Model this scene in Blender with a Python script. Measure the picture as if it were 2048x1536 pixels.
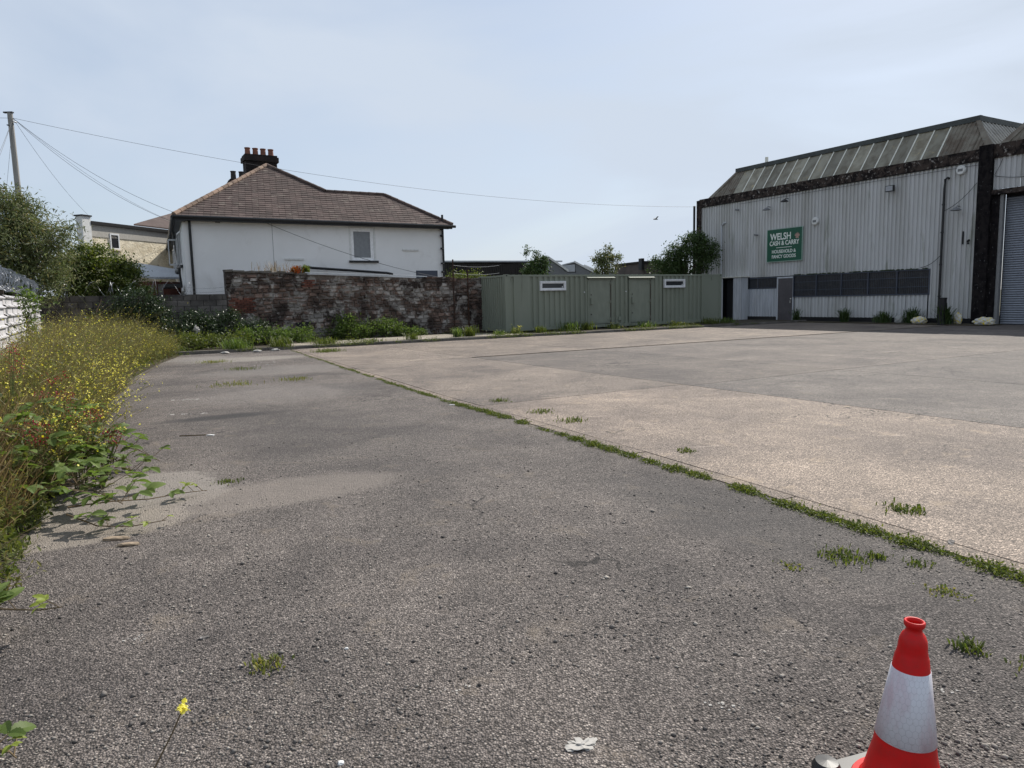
import bpy, math, random
import numpy as np
from mathutils import Vector, Matrix
R = math.radians
for o in list(bpy.data.objects): bpy.data.objects.remove(o)
scene = bpy.context.scene
COL = scene.collection

# ------------------------------------------------------------------ camera
PITCH, ROLL, CAMH, FPX = R(6.75), R(1.3), 1.5, 1420.0
cam_d = bpy.data.cameras.new('camera'); cam = bpy.data.objects.new('camera', cam_d); COL.objects.link(cam)
fw = Vector((0, math.cos(PITCH), -math.sin(PITCH))); up0 = Vector((0, math.sin(PITCH), math.cos(PITCH))); r0 = Vector((1, 0, 0))
rt = r0*math.cos(ROLL) - up0*math.sin(ROLL); up = up0*math.cos(ROLL) + r0*math.sin(ROLL)
M = Matrix((rt, up, -fw)).transposed().to_4x4(); M.translation = (0, 0, CAMH)
cam.matrix_world = M
cam_d.sensor_width = 36; cam_d.lens = 36*FPX/2048; cam_d.clip_start = .05; cam_d.clip_end = 3000
scene.camera = cam
scene.render.resolution_x, scene.render.resolution_y = 1024, 768

# ------------------------------------------------------------------ light
SUN_EL = R(43); SDX, SDY = .62, .785                      # sun stands behind the yard, to the right
world = bpy.data.worlds.new('World'); scene.world = world; world.use_nodes = True
nt = world.node_tree; nt.nodes.clear()
wo = nt.nodes.new('ShaderNodeOutputWorld'); bg = nt.nodes.new('ShaderNodeBackground'); bg.inputs['Strength'].default_value = .1
sky = nt.nodes.new('ShaderNodeTexSky'); sky.sky_type = 'NISHITA'; sky.sun_disc = False
sky.sun_elevation = SUN_EL; sky.sun_rotation = math.atan2(SDX, SDY); sky.air_density = 1.0; sky.dust_density = 1.2; sky.ozone_density = 1.4
tc = nt.nodes.new('ShaderNodeTexCoord'); mp = nt.nodes.new('ShaderNodeMapping'); mp.inputs['Scale'].default_value = (1, 1, 3.2)
mp.inputs['Rotation'].default_value = (.3, .2, .6)
n1 = nt.nodes.new('ShaderNodeTexNoise'); n1.inputs['Scale'].default_value = 1.7; n1.inputs['Detail'].default_value = 6; n1.inputs['Roughness'].default_value = .48; n1.inputs['Distortion'].default_value = .5
rp = nt.nodes.new('ShaderNodeMapRange'); rp.inputs[1].default_value = .38; rp.inputs[2].default_value = .62; rp.inputs[3].default_value = .55; rp.inputs[4].default_value = .98
mx = nt.nodes.new('ShaderNodeMix'); mx.data_type = 'RGBA'; mx.inputs['B'].default_value = (5.05, 5.7, 6.65, 1)
nt.links.new(tc.outputs['Generated'], mp.inputs[0]); nt.links.new(mp.outputs[0], n1.inputs['Vector']); nt.links.new(n1.outputs[0], rp.inputs[0])
nt.links.new(rp.outputs[0], mx.inputs['Factor']); nt.links.new(sky.outputs[0], mx.inputs['A']); nt.links.new(mx.outputs['Result'], bg.inputs['Color']); nt.links.new(bg.outputs[0], wo.inputs['Surface'])
sl = bpy.data.lights.new('sun', 'SUN'); sl.energy = 4.8; sl.angle = R(.55); sl.color = (1, .95, .87)
so = bpy.data.objects.new('sun', sl); COL.objects.link(so)
sv = Vector((SDX*math.cos(SUN_EL), SDY*math.cos(SUN_EL), math.sin(SUN_EL)))
so.rotation_euler = sv.to_track_quat('Z', 'Y').to_euler(); so.location = (0, 0, 60)
scene.view_settings.view_transform = 'Standard'; scene.view_settings.look = 'None'; scene.view_settings.exposure = .33; scene.view_settings.gamma = 1
scene.view_settings.use_curve_mapping = False

# ------------------------------------------------------------------ helpers
TH = R(30); CA, SA = math.cos(TH), math.sin(TH)
def G(s, d, z=0): return Vector((s*CA - d*SA, s*SA + d*CA, z))       # yard frame -> world
def W2(x, y): return (x*CA + y*SA, -x*SA + y*CA)                      # world -> yard frame

class MB:
    def __init__(s): s.v = []; s.f = []
    def add(s, vs, fs):
        n = len(s.v); s.v += [tuple(q) for q in vs]; s.f += [tuple(i+n for i in t) for t in fs]; return s
    def box(s, a, b, j=0, rng=None):
        x0, y0, z0 = a; x1, y1, z1 = b
        vs = [(x0,y0,z0),(x1,y0,z0),(x1,y1,z0),(x0,y1,z0),(x0,y0,z1),(x1,y0,z1),(x1,y1,z1),(x0,y1,z1)]
        if j: vs = [tuple(c + rng.uniform(-j, j) for c in q) for q in vs]
        return s.add(vs, [(0,3,2,1),(4,5,6,7),(0,1,5,4),(1,2,6,5),(2,3,7,6),(3,0,4,7)])
    def tube(s, pts, r, n=6, cap=True):
        pts = [Vector(p) for p in pts]; k = len(pts); rings = []
        rs = r if hasattr(r, '__len__') else [r]*k
        ref = Vector((0, 0, 1))
        for i, p in enumerate(pts):
            t = (pts[min(i+1, k-1)] - pts[max(i-1, 0)])
            t = t.normalized() if t.length > 1e-9 else Vector((0, 0, 1))
            u = t.cross(ref)
            if u.length < .05: u = t.cross(Vector((1, 0, 0)))
            u.normalize(); w = t.cross(u)
            rings.append([p + (u*math.cos(2*math.pi*q/n) + w*math.sin(2*math.pi*q/n))*rs[i] for q in range(n)])
        vs = [q for rg in rings for q in rg]; fs = []
        for i in range(k-1):
            for q in range(n):
                a = i*n+q; b = i*n+(q+1) % n; fs.append((a, b, b+n, a+n))
        if cap: fs += [tuple(range(n))[::-1], tuple(range((k-1)*n, k*n))]
        return s.add(vs, fs)
    def lathe(s, prof, n=32, c=(0, 0, 0)):
        vs = []; fs = []
        for r_, z in prof:
            for q in range(n):
                a = 2*math.pi*q/n; vs.append((c[0]+r_*math.cos(a), c[1]+r_*math.sin(a), c[2]+z))
        for i in range(len(prof)-1):
            for q in range(n):
                a = i*n+q; b = i*n+(q+1) % n; fs.append((a, b, b+n, a+n))
        return s.add(vs, fs)
    def slab(s, poly, t):                                             # a polygon with thickness t (vector)
        n = len(poly); t = Vector(t); vs = [Vector(p) for p in poly]; vs += [p + t for p in vs]
        fs = [tuple(range(n)), tuple(range(2*n-1, n-1, -1))] + [(i, i+n, (i+1) % n + n, (i+1) % n) for i in range(n)]
        return s.add(vs, fs)
    def mesh(s, name, mat, smooth=False):
        me = bpy.data.meshes.new(name); me.from_pydata(s.v, [], s.f); me.materials.append(mat)
        if smooth: me.shade_smooth()
        me.validate(); me.update(); return me
    def build(s, name, mat, parent=None, loc=None, smooth=False, **k):
        return link(name, s.mesh(name, mat, smooth), parent, loc, **k)

def link(name, me, parent=None, loc=None, rz=0, label=None, cat=None, group=None, kind=None, color=None):
    o = bpy.data.objects.new(name, me); COL.objects.link(o)
    if parent: o.parent = parent
    if loc is not None: o.location = loc
    if rz: o.rotation_euler = (0, 0, rz)
    if color: o.color = color
    for key, val in (('label', label), ('category', cat), ('group', group), ('kind', kind)):
        if val: o[key] = val
    return o
def thing(name, label, cat, s=None, d=None, z=0, loc=None, rz=TH, group=None):
    if loc is None: loc = G(s, d, z)
    o = link(name, None, None, loc, rz, label, cat, group); o.empty_display_size = .2; return o
def npmesh(name, V, F, mat, smooth=False):                            # V (n,3), F (m,k)
    me = bpy.data.meshes.new(name); V = np.asarray(V, dtype=np.float32); F = np.asarray(F, dtype=np.int32)
    me.vertices.add(len(V)); me.vertices.foreach_set('co', V.ravel())
    k = F.shape[1]; me.loops.add(F.size); me.loops.foreach_set('vertex_index', F.ravel())
    me.polygons.add(len(F)); me.polygons.foreach_set('loop_start', np.arange(0, F.size, k, dtype=np.int32))
    me.polygons.foreach_set('loop_total', np.full(len(F), k, dtype=np.int32))
    me.materials.append(mat); me.update(calc_edges=True)
    return me

# ------------------------------------------------------------------ materials
def newmat(name):
    m = bpy.data.materials.new(name); m.use_nodes = True; n = m.node_tree.nodes; l = m.node_tree.links
    return m, n, l, n['Principled BSDF']
def c4(c): return (c[0], c[1], c[2], 1)
def mixn(n, l, f, a, b, mode='MIX'):
    x = n.new('ShaderNodeMix'); x.data_type = 'RGBA'; x.blend_type = mode
    for inp, v in (('Factor', f), ('A', a), ('B', b)):
        if isinstance(v, (int, float)): x.inputs[inp].default_value = v
        elif isinstance(v, tuple): x.inputs[inp].default_value = c4(v)
        else: l.new(v, x.inputs[inp])
    return x.outputs['Result']
def noise(n, l, vec, scale, det=4, rough=.55, dist=0):
    x = n.new('ShaderNodeTexNoise'); x.inputs['Scale'].default_value = scale; x.inputs['Detail'].default_value = det; x.inputs['Roughness'].default_value = rough; x.inputs['Distortion'].default_value = dist
    if vec is not None: l.new(vec, x.inputs['Vector'])
    return x.outputs['Fac']
def rng_(n, l, v, a, b, c=0., d=1.):
    x = n.new('ShaderNodeMapRange'); l.new(v, x.inputs[0])
    for i, q in enumerate((a, b, c, d)): x.inputs[i+1].default_value = q
    return x.outputs[0]
def pos(n, l, scale=(1, 1, 1), rot=(0, 0, 0)):
    g = n.new('ShaderNodeNewGeometry'); m = n.new('ShaderNodeMapping'); m.inputs['Scale'].default_value = scale; m.inputs['Rotation'].default_value = rot
    l.new(g.outputs['Position'], m.inputs[0]); return m.outputs[0]
def bump(n, l, b, h, strength=.5, dist=.01, prev=None):
    x = n.new('ShaderNodeBump'); x.inputs['Strength'].default_value = strength; x.inputs['Distance'].default_value = dist; l.new(h, x.inputs['Height'])
    if prev is not None: l.new(prev, x.inputs['Normal'])
    l.new(x.outputs[0], b.inputs['Normal']); return x.outputs[0]

def weathered(name, base, dirt, rough=.8, s1=1.5, s2=14, lo=.42, hi=.62, stretch=(1, 1, 1), bmp=.3, bdist=.01, bscale=40, spec=.3, third=None, metal=0, objvar=0, lohi3=(.6, .68)):
    m, n, l, b = newmat(name)
    v = pos(n, l, stretch)
    f = rng_(n, l, noise(n, l, v, s1, 6, .62, .3), lo, hi)
    f2 = rng_(n, l, noise(n, l, v, s2, 5, .6), .35, .7)
    c = mixn(n, l, f, base, dirt)
    c = mixn(n, l, f2, c, tuple(q*.78 for q in base) if third is None else c)
    if third is not None:
        f3 = rng_(n, l, noise(n, l, v, s1*2.3, 6, .6, .6), *lohi3); c = mixn(n, l, f3, c, third)
    if objvar:
        oi = n.new('ShaderNodeObjectInfo'); r = rng_(n, l, oi.outputs['Random'], 0, 1, 1-objvar, 1+objvar)
        hs = n.new('ShaderNodeHueSaturation'); l.new(c, hs.inputs['Color']); l.new(r, hs.inputs['Value']); c = hs.outputs[0]
    l.new(c, b.inputs['Base Color']); b.inputs['Roughness'].default_value = rough; b.inputs['Specular IOR Level'].default_value = spec; b.inputs['Metallic'].default_value = metal
    bump(n, l, b, noise(n, l, pos(n, l), bscale, 5, .7), bmp, bdist)
    return m
def plain(name, col, rough=.6, metal=0, spec=.4, emit=None):
    m, n, l, b = newmat(name)
    v = pos(n, l)
    c = mixn(n, l, rng_(n, l, noise(n, l, v, 9, 5, .6), .35, .7), col, tuple(q*.8 for q in col)); l.new(c, b.inputs['Base Color'])
    b.inputs['Roughness'].default_value = rough; b.inputs['Metallic'].default_value = metal; b.inputs['Specular IOR Level'].default_value = spec
    return m
def foliage(name, cols, trans=.35, rough=.55):
    m, n, l, b = newmat(name)
    g = n.new('ShaderNodeNewGeometry'); r = n.new('ShaderNodeValToRGB'); r.color_ramp.interpolation = 'LINEAR'
    e = r.color_ramp.elements; e[0].color = c4(cols[0]); e[1].color = c4(cols[-1])
    for i, c in enumerate(cols[1:-1]): q = e.new((i+1)/(len(cols)-1)); q.color = c4(c)
    l.new(g.outputs['Random Per Island'], r.inputs[0])
    c = r.outputs[0]
    l.new(c, b.inputs['Base Color']); b.inputs['Roughness'].default_value = rough; b.inputs['Specular IOR Level'].default_value = .35
    t = n.new('ShaderNodeBsdfTranslucent'); hs = n.new('ShaderNodeHueSaturation'); hs.inputs['Value'].default_value = 1.25; hs.inputs['Saturation'].default_value = 1.1
    l.new(c, hs.inputs['Color']); l.new(hs.outputs[0], t.inputs[0])
    ms = n.new('ShaderNodeMixShader'); ms.inputs[0].default_value = trans; l.new(b.outputs[0], ms.inputs[1]); l.new(t.outputs[0], ms.inputs[2])
    l.new(ms.outputs[0], n['Material Output'].inputs['Surface'])
    return m

def aggregate(name, dark, mid, light, patchA, patchB, bstr=.9, objcol=False, stain=True, cell=105, bd=.006, worn=None):
    m, n, l, b = newmat(name); v = pos(n, l)
    vo = n.new('ShaderNodeTexVoronoi'); vo.inputs['Scale'].default_value = cell; l.new(v, vo.inputs['Vector'])
    sep = n.new('ShaderNodeSeparateColor'); l.new(vo.outputs['Color'], sep.inputs[0])
    rp = n.new('ShaderNodeValToRGB'); e = rp.color_ramp.elements; e[0].position = .0; e[0].color = c4(dark); e[1].position = 1; e[1].color = c4(light)
    for p_, c_ in ((.12, dark), (.4, mid), (.8, mid)): q = e.new(p_); q.color = c4(c_)
    l.new(sep.outputs[0], rp.inputs[0]); c = rp.outputs[0]
    vo2 = n.new('ShaderNodeTexVoronoi'); vo2.inputs['Scale'].default_value = cell*.33; l.new(v, vo2.inputs['Vector'])
    sp2 = n.new('ShaderNodeSeparateColor'); l.new(vo2.outputs['Color'], sp2.inputs[0])
    big = rng_(n, l, sp2.outputs[1], .86, .9); near = rng_(n, l, vo2.outputs['Distance'], .34, .26)
    mm = n.new('ShaderNodeMath'); mm.operation = 'MULTIPLY'; l.new(big, mm.inputs[0]); l.new(near, mm.inputs[1])
    c = mixn(n, l, mm.outputs[0], c, mixn(n, l, sp2.outputs[2], dark, light))
    gap = rng_(n, l, vo.outputs['Distance'], .42, .72, 0, .8); c = mixn(n, l, gap, c, tuple(q*.55 for q in dark))
    pa = rng_(n, l, noise(n, l, v, .55, 6, .6, .4), .36, .66); c = mixn(n, l, 1.0, c, mixn(n, l, pa, patchA, patchB), 'MULTIPLY')
    pb = rng_(n, l, noise(n, l, pos(n, l, (1, 1, 1), (0, 0, -TH)), 2.6, 6, .65, .5), .3, .75, .82, 1.2)
    hs = n.new('ShaderNodeHueSaturation'); l.new(c, hs.inputs['Color']); l.new(pb, hs.inputs['Value']); c = hs.outputs[0]
    if stain:
        cv_ = n.new('ShaderNodeTexVoronoi'); cv_.feature = 'DISTANCE_TO_EDGE'; cv_.inputs['Scale'].default_value = .42
        nd = n.new('ShaderNodeTexNoise'); nd.inputs['Scale'].default_value = 2.2; nd.inputs['Detail'].default_value = 6; l.new(v, nd.inputs['Vector'])
        va = n.new('ShaderNodeVectorMath'); va.operation = 'MULTIPLY_ADD'; l.new(nd.outputs['Color'], va.inputs[0]); va.inputs[1].default_value = (.9, .9, .9); l.new(v, va.inputs[2]); l.new(va.outputs[0], cv_.inputs['Vector'])
        cm = n.new('ShaderNodeMath'); cm.operation = 'MULTIPLY'; l.new(rng_(n, l, cv_.outputs['Distance'], .006, .0025), cm.inputs[0]); l.new(rng_(n, l, noise(n, l, v, .35, 3, .5), .52, .6), cm.inputs[1])
        c = mixn(n, l, cm.outputs[0], c, tuple(q*.5 for q in dark))
        bf = rng_(n, l, noise(n, l, v, 2.6, 7, .7, .5), .57, .68, 0, .5); c = mixn(n, l, bf, c, (mid[0]*1.35, mid[1]*1.25, mid[2]*1.05))
        sf = rng_(n, l, noise(n, l, pos(n, l, (.35, 1.5, 1), (0, 0, -TH)), 1.1, 7, .7), .66, .74, 0, .45); c = mixn(n, l, sf, c, tuple(min(1, q*1.35) for q in light))
        df = rng_(n, l, noise(n, l, pos(n, l, (.5, 1.1, 1)), 1.9, 5, .6), .64, .72, 0, .5); c = mixn(n, l, df, c, dark)
    if worn:
        yv = pos(n, l, (1, 1, 1), (0, 0, -TH)); sx = n.new('ShaderNodeSeparateXYZ'); l.new(yv, sx.inputs[0])
        wob = rng_(n, l, noise(n, l, v, 2.4, 9, .8), .25, .75, -.42, .42)
        for (cs, cd, rs, rd, col, amt, soft) in worn:
            def ax(o, cc, rr):
                a1 = n.new('ShaderNodeMath'); a1.operation = 'SUBTRACT'; l.new(o, a1.inputs[0]); a1.inputs[1].default_value = cc
                a2 = n.new('ShaderNodeMath'); a2.operation = 'DIVIDE'; l.new(a1.outputs[0], a2.inputs[0]); a2.inputs[1].default_value = rr
                a3 = n.new('ShaderNodeMath'); a3.operation = 'POWER'; l.new(a2.outputs[0], a3.inputs[0]); a3.inputs[1].default_value = 2; return a3.outputs[0]
            ad = n.new('ShaderNodeMath'); ad.operation = 'ADD'; l.new(ax(sx.outputs[0], cs, rs), ad.inputs[0]); l.new(ax(sx.outputs[1], cd, rd), ad.inputs[1])
            a4 = n.new('ShaderNodeMath'); a4.operation = 'ADD'; l.new(ad.outputs[0], a4.inputs[0]); l.new(wob, a4.inputs[1])
            fcn = rng_(n, l, a4.outputs[0], 1+soft, 1-soft, 0, amt)
            dab = mixn(n, l, rng_(n, l, noise(n, l, v, 70, 4, .7), .35, .65), tuple(q*.75 for q in col), tuple(q*1.25 for q in col)) 
            c = mixn(n, l, fcn, c, dab)
    if objcol:
        oi = n.new('ShaderNodeObjectInfo'); c = mixn(n, l, 1.0, c, oi.outputs['Color'], 'MULTIPLY')
    l.new(c, b.inputs['Base Color']); b.inputs['Roughness'].default_value = .85; b.inputs['Specular IOR Level'].default_value = .35
    h = n.new('ShaderNodeMath'); h.operation = 'ADD'; l.new(vo.outputs['Distance'], h.inputs[0]); l.new(noise(n, l, v, 30, 6, .7), h.inputs[1])
    inv = n.new('ShaderNodeMath'); inv.operation = 'MULTIPLY'; inv.inputs[1].default_value = -1; l.new(h.outputs[0], inv.inputs[0])
    p1 = bump(n, l, b, inv.outputs[0], bstr, bd)
    bump(n, l, b, noise(n, l, v, 1.3, 5, .6), .5, .05, p1)
    return m

mASPH = aggregate('asphalt_surface', (.052,.045,.041), (.16,.141,.131), (.35,.315,.287), (.74,.72,.72), (1.4,1.36,1.31), 1.0, cell=118, bd=.009, worn=[
    (.1, 6.4, .75, .8, (.26,.232,.205), .85, .1), (1.15, 5.8, 1.0, .42, (.23,.198,.172), .6, .3), (-.3, 5.6, .8, .4, (.26,.225,.19), .75, .15),
    (1.35, 10.3, .75, .22, (.03,.028,.028), .85, .6), (3.6, 17.0, 1.6, 1.2, (.25,.23,.21), .35, .7), (2.6, 12.6, 1.3, 1.3, (.24,.22,.205), .28, .8), (3.5, 21.2, 1.6, .9, (.34,.31,.27), .5, .6), (3.7, 3.2, .5, 1.4, (.05,.047,.046), .45, .7), (2.3, 8.3, 1.2, 2.6, (.05,.047,.046), .25, .8), (1.9, 22.6, 1.6, 1.0, (.27,.25,.23), .45, .6)])
mCONC = aggregate('yard_concrete', (.07,.063,.06), (.225,.203,.188), (.52,.47,.43), (.76,.73,.72), (1.32,1.26,1.18), .6, True, cell=115, bd=.005)
mEDGE = aggregate('edging_concrete', (.11,.1,.09), (.25,.225,.2), (.42,.38,.33), (.85,.82,.78), (1.2,1.15,1.08), .4, False, False, cell=140, bd=.003)
mPATH = aggregate('path_concrete', (.16,.15,.13), (.34,.31,.27), (.5,.46,.41), (.75,.7,.62), (1.15,1.12,1.05), .4, False, True, cell=110, bd=.003)
mKERB = weathered('kerb_stone', (.17,.155,.14), (.07,.065,.055), .9, 2, 18, objvar=.15)
mSOIL = weathered('soil', (.075,.06,.042), (.035,.032,.02), .95, 1.2, 22, bmp=1, bdist=.04, bscale=25, third=(.09,.085,.045))
mLAND = weathered('far_ground', (.09,.085,.06), (.05,.06,.03), .95, .05, .6, bmp=.2)
mCLAD = weathered('white_cladding', (.5,.5,.495), (.34,.335,.31), .55, .9, 6, .46, .72, (1, 1, .14), .08, .004, 60, spec=.4, third=(.27,.28,.235), lohi3=(.58, .72), objvar=.03)
mCLADL = weathered('pale_cladding', (.52,.54,.57), (.26,.27,.26), .55, 1.1, 6, .55, .8, (1, 1, .16), .08, .004, 60)
mFASC = weathered('weathered_fascia', (.016,.013,.013), (.065,.05,.043), .95, 3.2, 22, .42, .58, (1, 1, 1), .9, .03, 30, third=(.26,.24,.22), lohi3=(.59, .66), spec=.1)
mCOL = weathered('black_column_paint', (.008,.007,.008), (.02,.017,.017), .95, 5, 22, .4, .6, (1, 1, .7), .5, .015, 30, third=(.14,.14,.14), lohi3=(.64, .68), spec=.08)
mROOF = weathered('roof_sheet', (.2,.18,.145), (.12,.095,.072), .8, 1.6, 9, .4, .62, (1, 1, 1), .3, .01, 40, third=(.16,.16,.14))
mROOFL = weathered('roof_sheet_pale', (.36,.35,.32), (.2,.19,.17), .6, 1.4, 9, .45, .65, (1, 1, 1), .2, .01, 40)
mGLZ = weathered('dirty_rooflight', (.23,.215,.165), (.13,.112,.075), .4, 2.0, 10, .4, .62, (1, 1, .5), .1, .004, 40, third=(.26,.22,.13), objvar=.3)
mBAR = plain('glazing_bar', (.78,.77,.68), .5)
mFLASH = weathered('ridge_flashing', (.07,.08,.078), (.035,.036,.034), .6, 1.6, 12, bmp=.2)
mDOOR = weathered('door_grey_brown', (.105,.095,.1), (.08,.072,.075), .6, 1.0, 8, bmp=.05)
mWHITE = plain('white_plastic', (.74,.75,.76), .4)
mWHITEP = plain('white_paint', (.68,.68,.66), .5)
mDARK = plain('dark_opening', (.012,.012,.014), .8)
mBLACK = plain('black_paint', (.014,.014,.015), .45)
mPANE = plain('dark_pane', (.028,.03,.034), .18, 0, .6)
mPANEG = weathered('dusty_pane', (.03,.03,.032), (.065,.06,.056), .4, 1.4, 9, .4, .65, bmp=.02)
mBLUEG = plain('blue_grey_metal', (.07,.08,.105), .5, .2)
mSHUT = plain('shutter_metal', (.26,.28,.32), .42, .35)
mCONT = weathered('green_container', (.225,.243,.195), (.19,.21,.165), .5, .8, 7, .35, .7, (1, 1, .25), .2, .02, 3, objvar=.04, third=(.115,.12,.085), lohi3=(.62, .76))
mCONTD = weathered('green_container_door', (.24,.26,.21), (.2,.22,.175), .5, .8, 6, .4, .7, (1, 1, .3), .05, .003, 50)
mTMP = None
mRUST = weathered('rusty_steel', (.055,.03,.02), (.03,.018,.014), .85, 4, 30, third=(.13,.055,.025))
mREND = weathered('white_render', (.8,.795,.785), (.72,.715,.7), .85, .5, 3, .3, .8, (1, 1, .8), .7, .012, 45, third=(.66,.65,.63), lohi3=(.55, .75))
mCREAM = weathered('cream_stone_render', (.78,.7,.54), (.6,.52,.38), .9, 1.5, 8, .45, .62, (1, 1, 1.6), .8, .05, 9, third=(.3,.26,.19), lohi3=(.6, .68))
mTILE = weathered('brown_roof_tile', (.086,.06,.054), (.062,.045,.041), .85, 1.2, 18, .4, .65, bmp=.4, bscale=60, third=(.14,.118,.1), objvar=.22, lohi3=(.58, .68))
mHIP = weathered('hip_tile', (.25,.17,.125), (.12,.085,.065), .85, 2, 15, third=(.36,.29,.22), objvar=.2)
mHIPD = weathered('dark_hip_tile', (.1,.07,.06), (.05,.04,.035), .85, 2, 15, objvar=.15)
mSOOT = weathered('sooty_brick', (.022,.018,.017), (.04,.028,.024), .95, 3, 20, bmp=.6, bdist=.02, bscale=20, objvar=.25)
mPOT = weathered('terracotta_pot', (.24,.1,.065), (.16,.075,.055), .85, 4, 20)
mPOTD = weathered('black_pot', (.03,.028,.028), (.05,.045,.04), .85, 4, 20)
mSTONE = weathered('wall_rubble', (.155,.104,.082), (.052,.037,.031), .95, .8, 9, .44, .56, (1, 1, 1.0), .9, .03, 22, third=(.3,.275,.25), objvar=.42, lohi3=(.5, .6))
mMORT = weathered('wall_mortar', (.14,.115,.1), (.06,.048,.042), .95, .8, 9, .44, .56, (1, 1, 1.0), 1, .04, 18, third=(.3,.275,.25), lohi3=(.49, .6))
mBRICK = weathered('red_brick', (.15,.055,.036), (.075,.035,.027), .9, 3, 20, objvar=.35, bmp=.5)
mBLOCK = weathered('grey_block', (.125,.113,.102), (.06,.054,.05), .92, 1.4, 14, .4, .62, bmp=.6, bdist=.01, bscale=35, third=(.17,.155,.14), objvar=.22)
mBMORT = weathered('block_mortar', (.06,.055,.05), (.035,.032,.03), .95, 2, 15)
mCOPE = plain('pale_coping', (.5,.52,.54), .6)
mFENCE = weathered('weathered_white_sheet', (.55,.54,.56), (.36,.33,.31), .6, 1.6, 10, .45, .7, (1, 1, .4), .1, .004, 40, objvar=.06)
mWIRE = plain('galvanised_wire', (.3,.31,.33), .4, .7)
mCABLE = plain('black_cable', (.06,.06,.065), .6)
mPOLE = weathered('pole_wood', (.33,.32,.3), (.24,.23,.21), .9, 1, 20, stretch=(1, 1, .1))
mRED = None
mBARK = weathered('bark', (.09,.07,.05), (.05,.04,.03), .95, 5, 30, bmp=.8)
mTWIG = plain('twig', (.13,.09,.045), .8)
mGREENSTEM = plain('green_stem', (.11,.14,.04), .7)
mDRYSTEM = plain('dry_stem', (.25,.17,.075), .8)
mSACKY = weathered('sack_white_yellow', (.62,.61,.58), (.45,.43,.4), .6, 6, 30, third=(.66,.5,.04), lohi3=(.52, .56))
mSACKW = plain('sack_grey', (.34,.34,.32), .7)
mFARW = weathered('far_dark_wall', (.04,.036,.032), (.028,.026,.024), .9, .6, 5)
mFARL = plain('far_pale_sheet', (.42,.44,.46), .6)
mFARG = plain('far_grey_sheet', (.17,.175,.18), .6)
mDIRT = plain('debris_pale', (.4,.38,.35), .85)
mWOOD = weathered('rotten_wood', (.36,.28,.2), (.16,.12,.08), .9, 20, 60)
mPEB = weathered('pebbles', (.17,.155,.145), (.07,.065,.06), .9, 30, 90, third=(.33,.31,.29), lohi3=(.55, .6))

fBUDD = foliage('buddleia_leaf', [(.05,.07,.025), (.1,.125,.045), (.17,.2,.09), (.16,.13,.05)], .35)
fELDER = foliage('elder_leaf', [(.03,.055,.012), (.065,.095,.016), (.14,.165,.03), (.09,.12,.02)], .35)
fDARK = foliage('ivy_leaf', [(.016,.03,.012), (.03,.05,.018), (.05,.075,.03), (.022,.035,.015)], .2, .35)
fTREE = foliage('tree_leaf', [(.025,.05,.014), (.045,.08,.02), (.075,.115,.035), (.05,.07,.025)], .3)
fBRAM = foliage('bramble_leaf', [(.05,.085,.018), (.095,.145,.03), (.15,.2,.05)], .45)
fBRAMY = foliage('young_bramble_leaf', [(.16,.22,.03), (.24,.28,.04)], .4)
fWEED = foliage('weed_leaf', [(.045,.065,.015), (.085,.115,.02), (.14,.16,.035), (.07,.09,.02)], .4)
fMUST = foliage('mustard_leaf', [(.08,.11,.025), (.15,.17,.04), (.22,.19,.055), (.11,.15,.035)], .45)
fSTEM = foliage('weed_stem', [(.14,.15,.045), (.24,.17,.075), (.12,.14,.04), (.19,.12,.06)], .15)
fDRY = foliage('dry_grass', [(.27,.2,.095), (.2,.14,.065), (.14,.09,.05), (.34,.27,.14)], .25)
fYEL = foliage('yellow_petal', [(.76,.68,.1), (.85,.8,.2), (.7,.6,.04)], .35)
fCREAM = foliage('elder_flower', [(.55,.53,.3), (.68,.66,.42)], .3)
fREDF = foliage('valerian_flower', [(.2,.008,.02), (.3,.02,.04), (.13,.006,.014)], .25)
fRUSTL = foliage('rust_leaf', [(.28,.06,.02), (.2,.09,.03)], .3)

# ------------------------------------------------------------------ the ground
MB().add([(-1500,-1500,-.06),(1500,-1500,-.06),(1500,1500,-.06),(-1500,1500,-.06)], [(0,1,2,3)]).build('ground', mLAND, kind='structure')
def sheet(name, pts, z, mat, t=.05, label=None):
    return MB().slab([G(s, d, z) for s, d in pts], (0, 0, -t)).build(name, mat, kind='structure')
rng = random.Random(5)
edge = [(-1.0,-12),(-1.0,2),(-.62,4.4),(-.5,6),(-.3,8),(-.12,11),(.0,13.5),(.45,17),(1.25,21),(2.2,24.6)]
JD = [(-12,3.9),(1.2,4.2),(1.8,4.26),(2.7,4.32),(3.5,4.38),(5.2,4.5),(7.5,4.6),(10.2,4.68),(12,4.8),(15.8,5.05),(24.6,5.7)]
def J(d): return float(np.interp(d, [q[0] for q in JD], [q[1] for q in JD]))
asph = [(q[1]-.165, q[0]) for q in JD] + edge[::-1]
sheet('asphalt_yard', asph, 0, mASPH)
soil_e = [(-1.9,-12),(-1.9,24.6),(2.2,24.6)] + edge[::-1][1:]
sheet('weed_strip_soil', soil_e, 0.012, mSOIL, .06)
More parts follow.
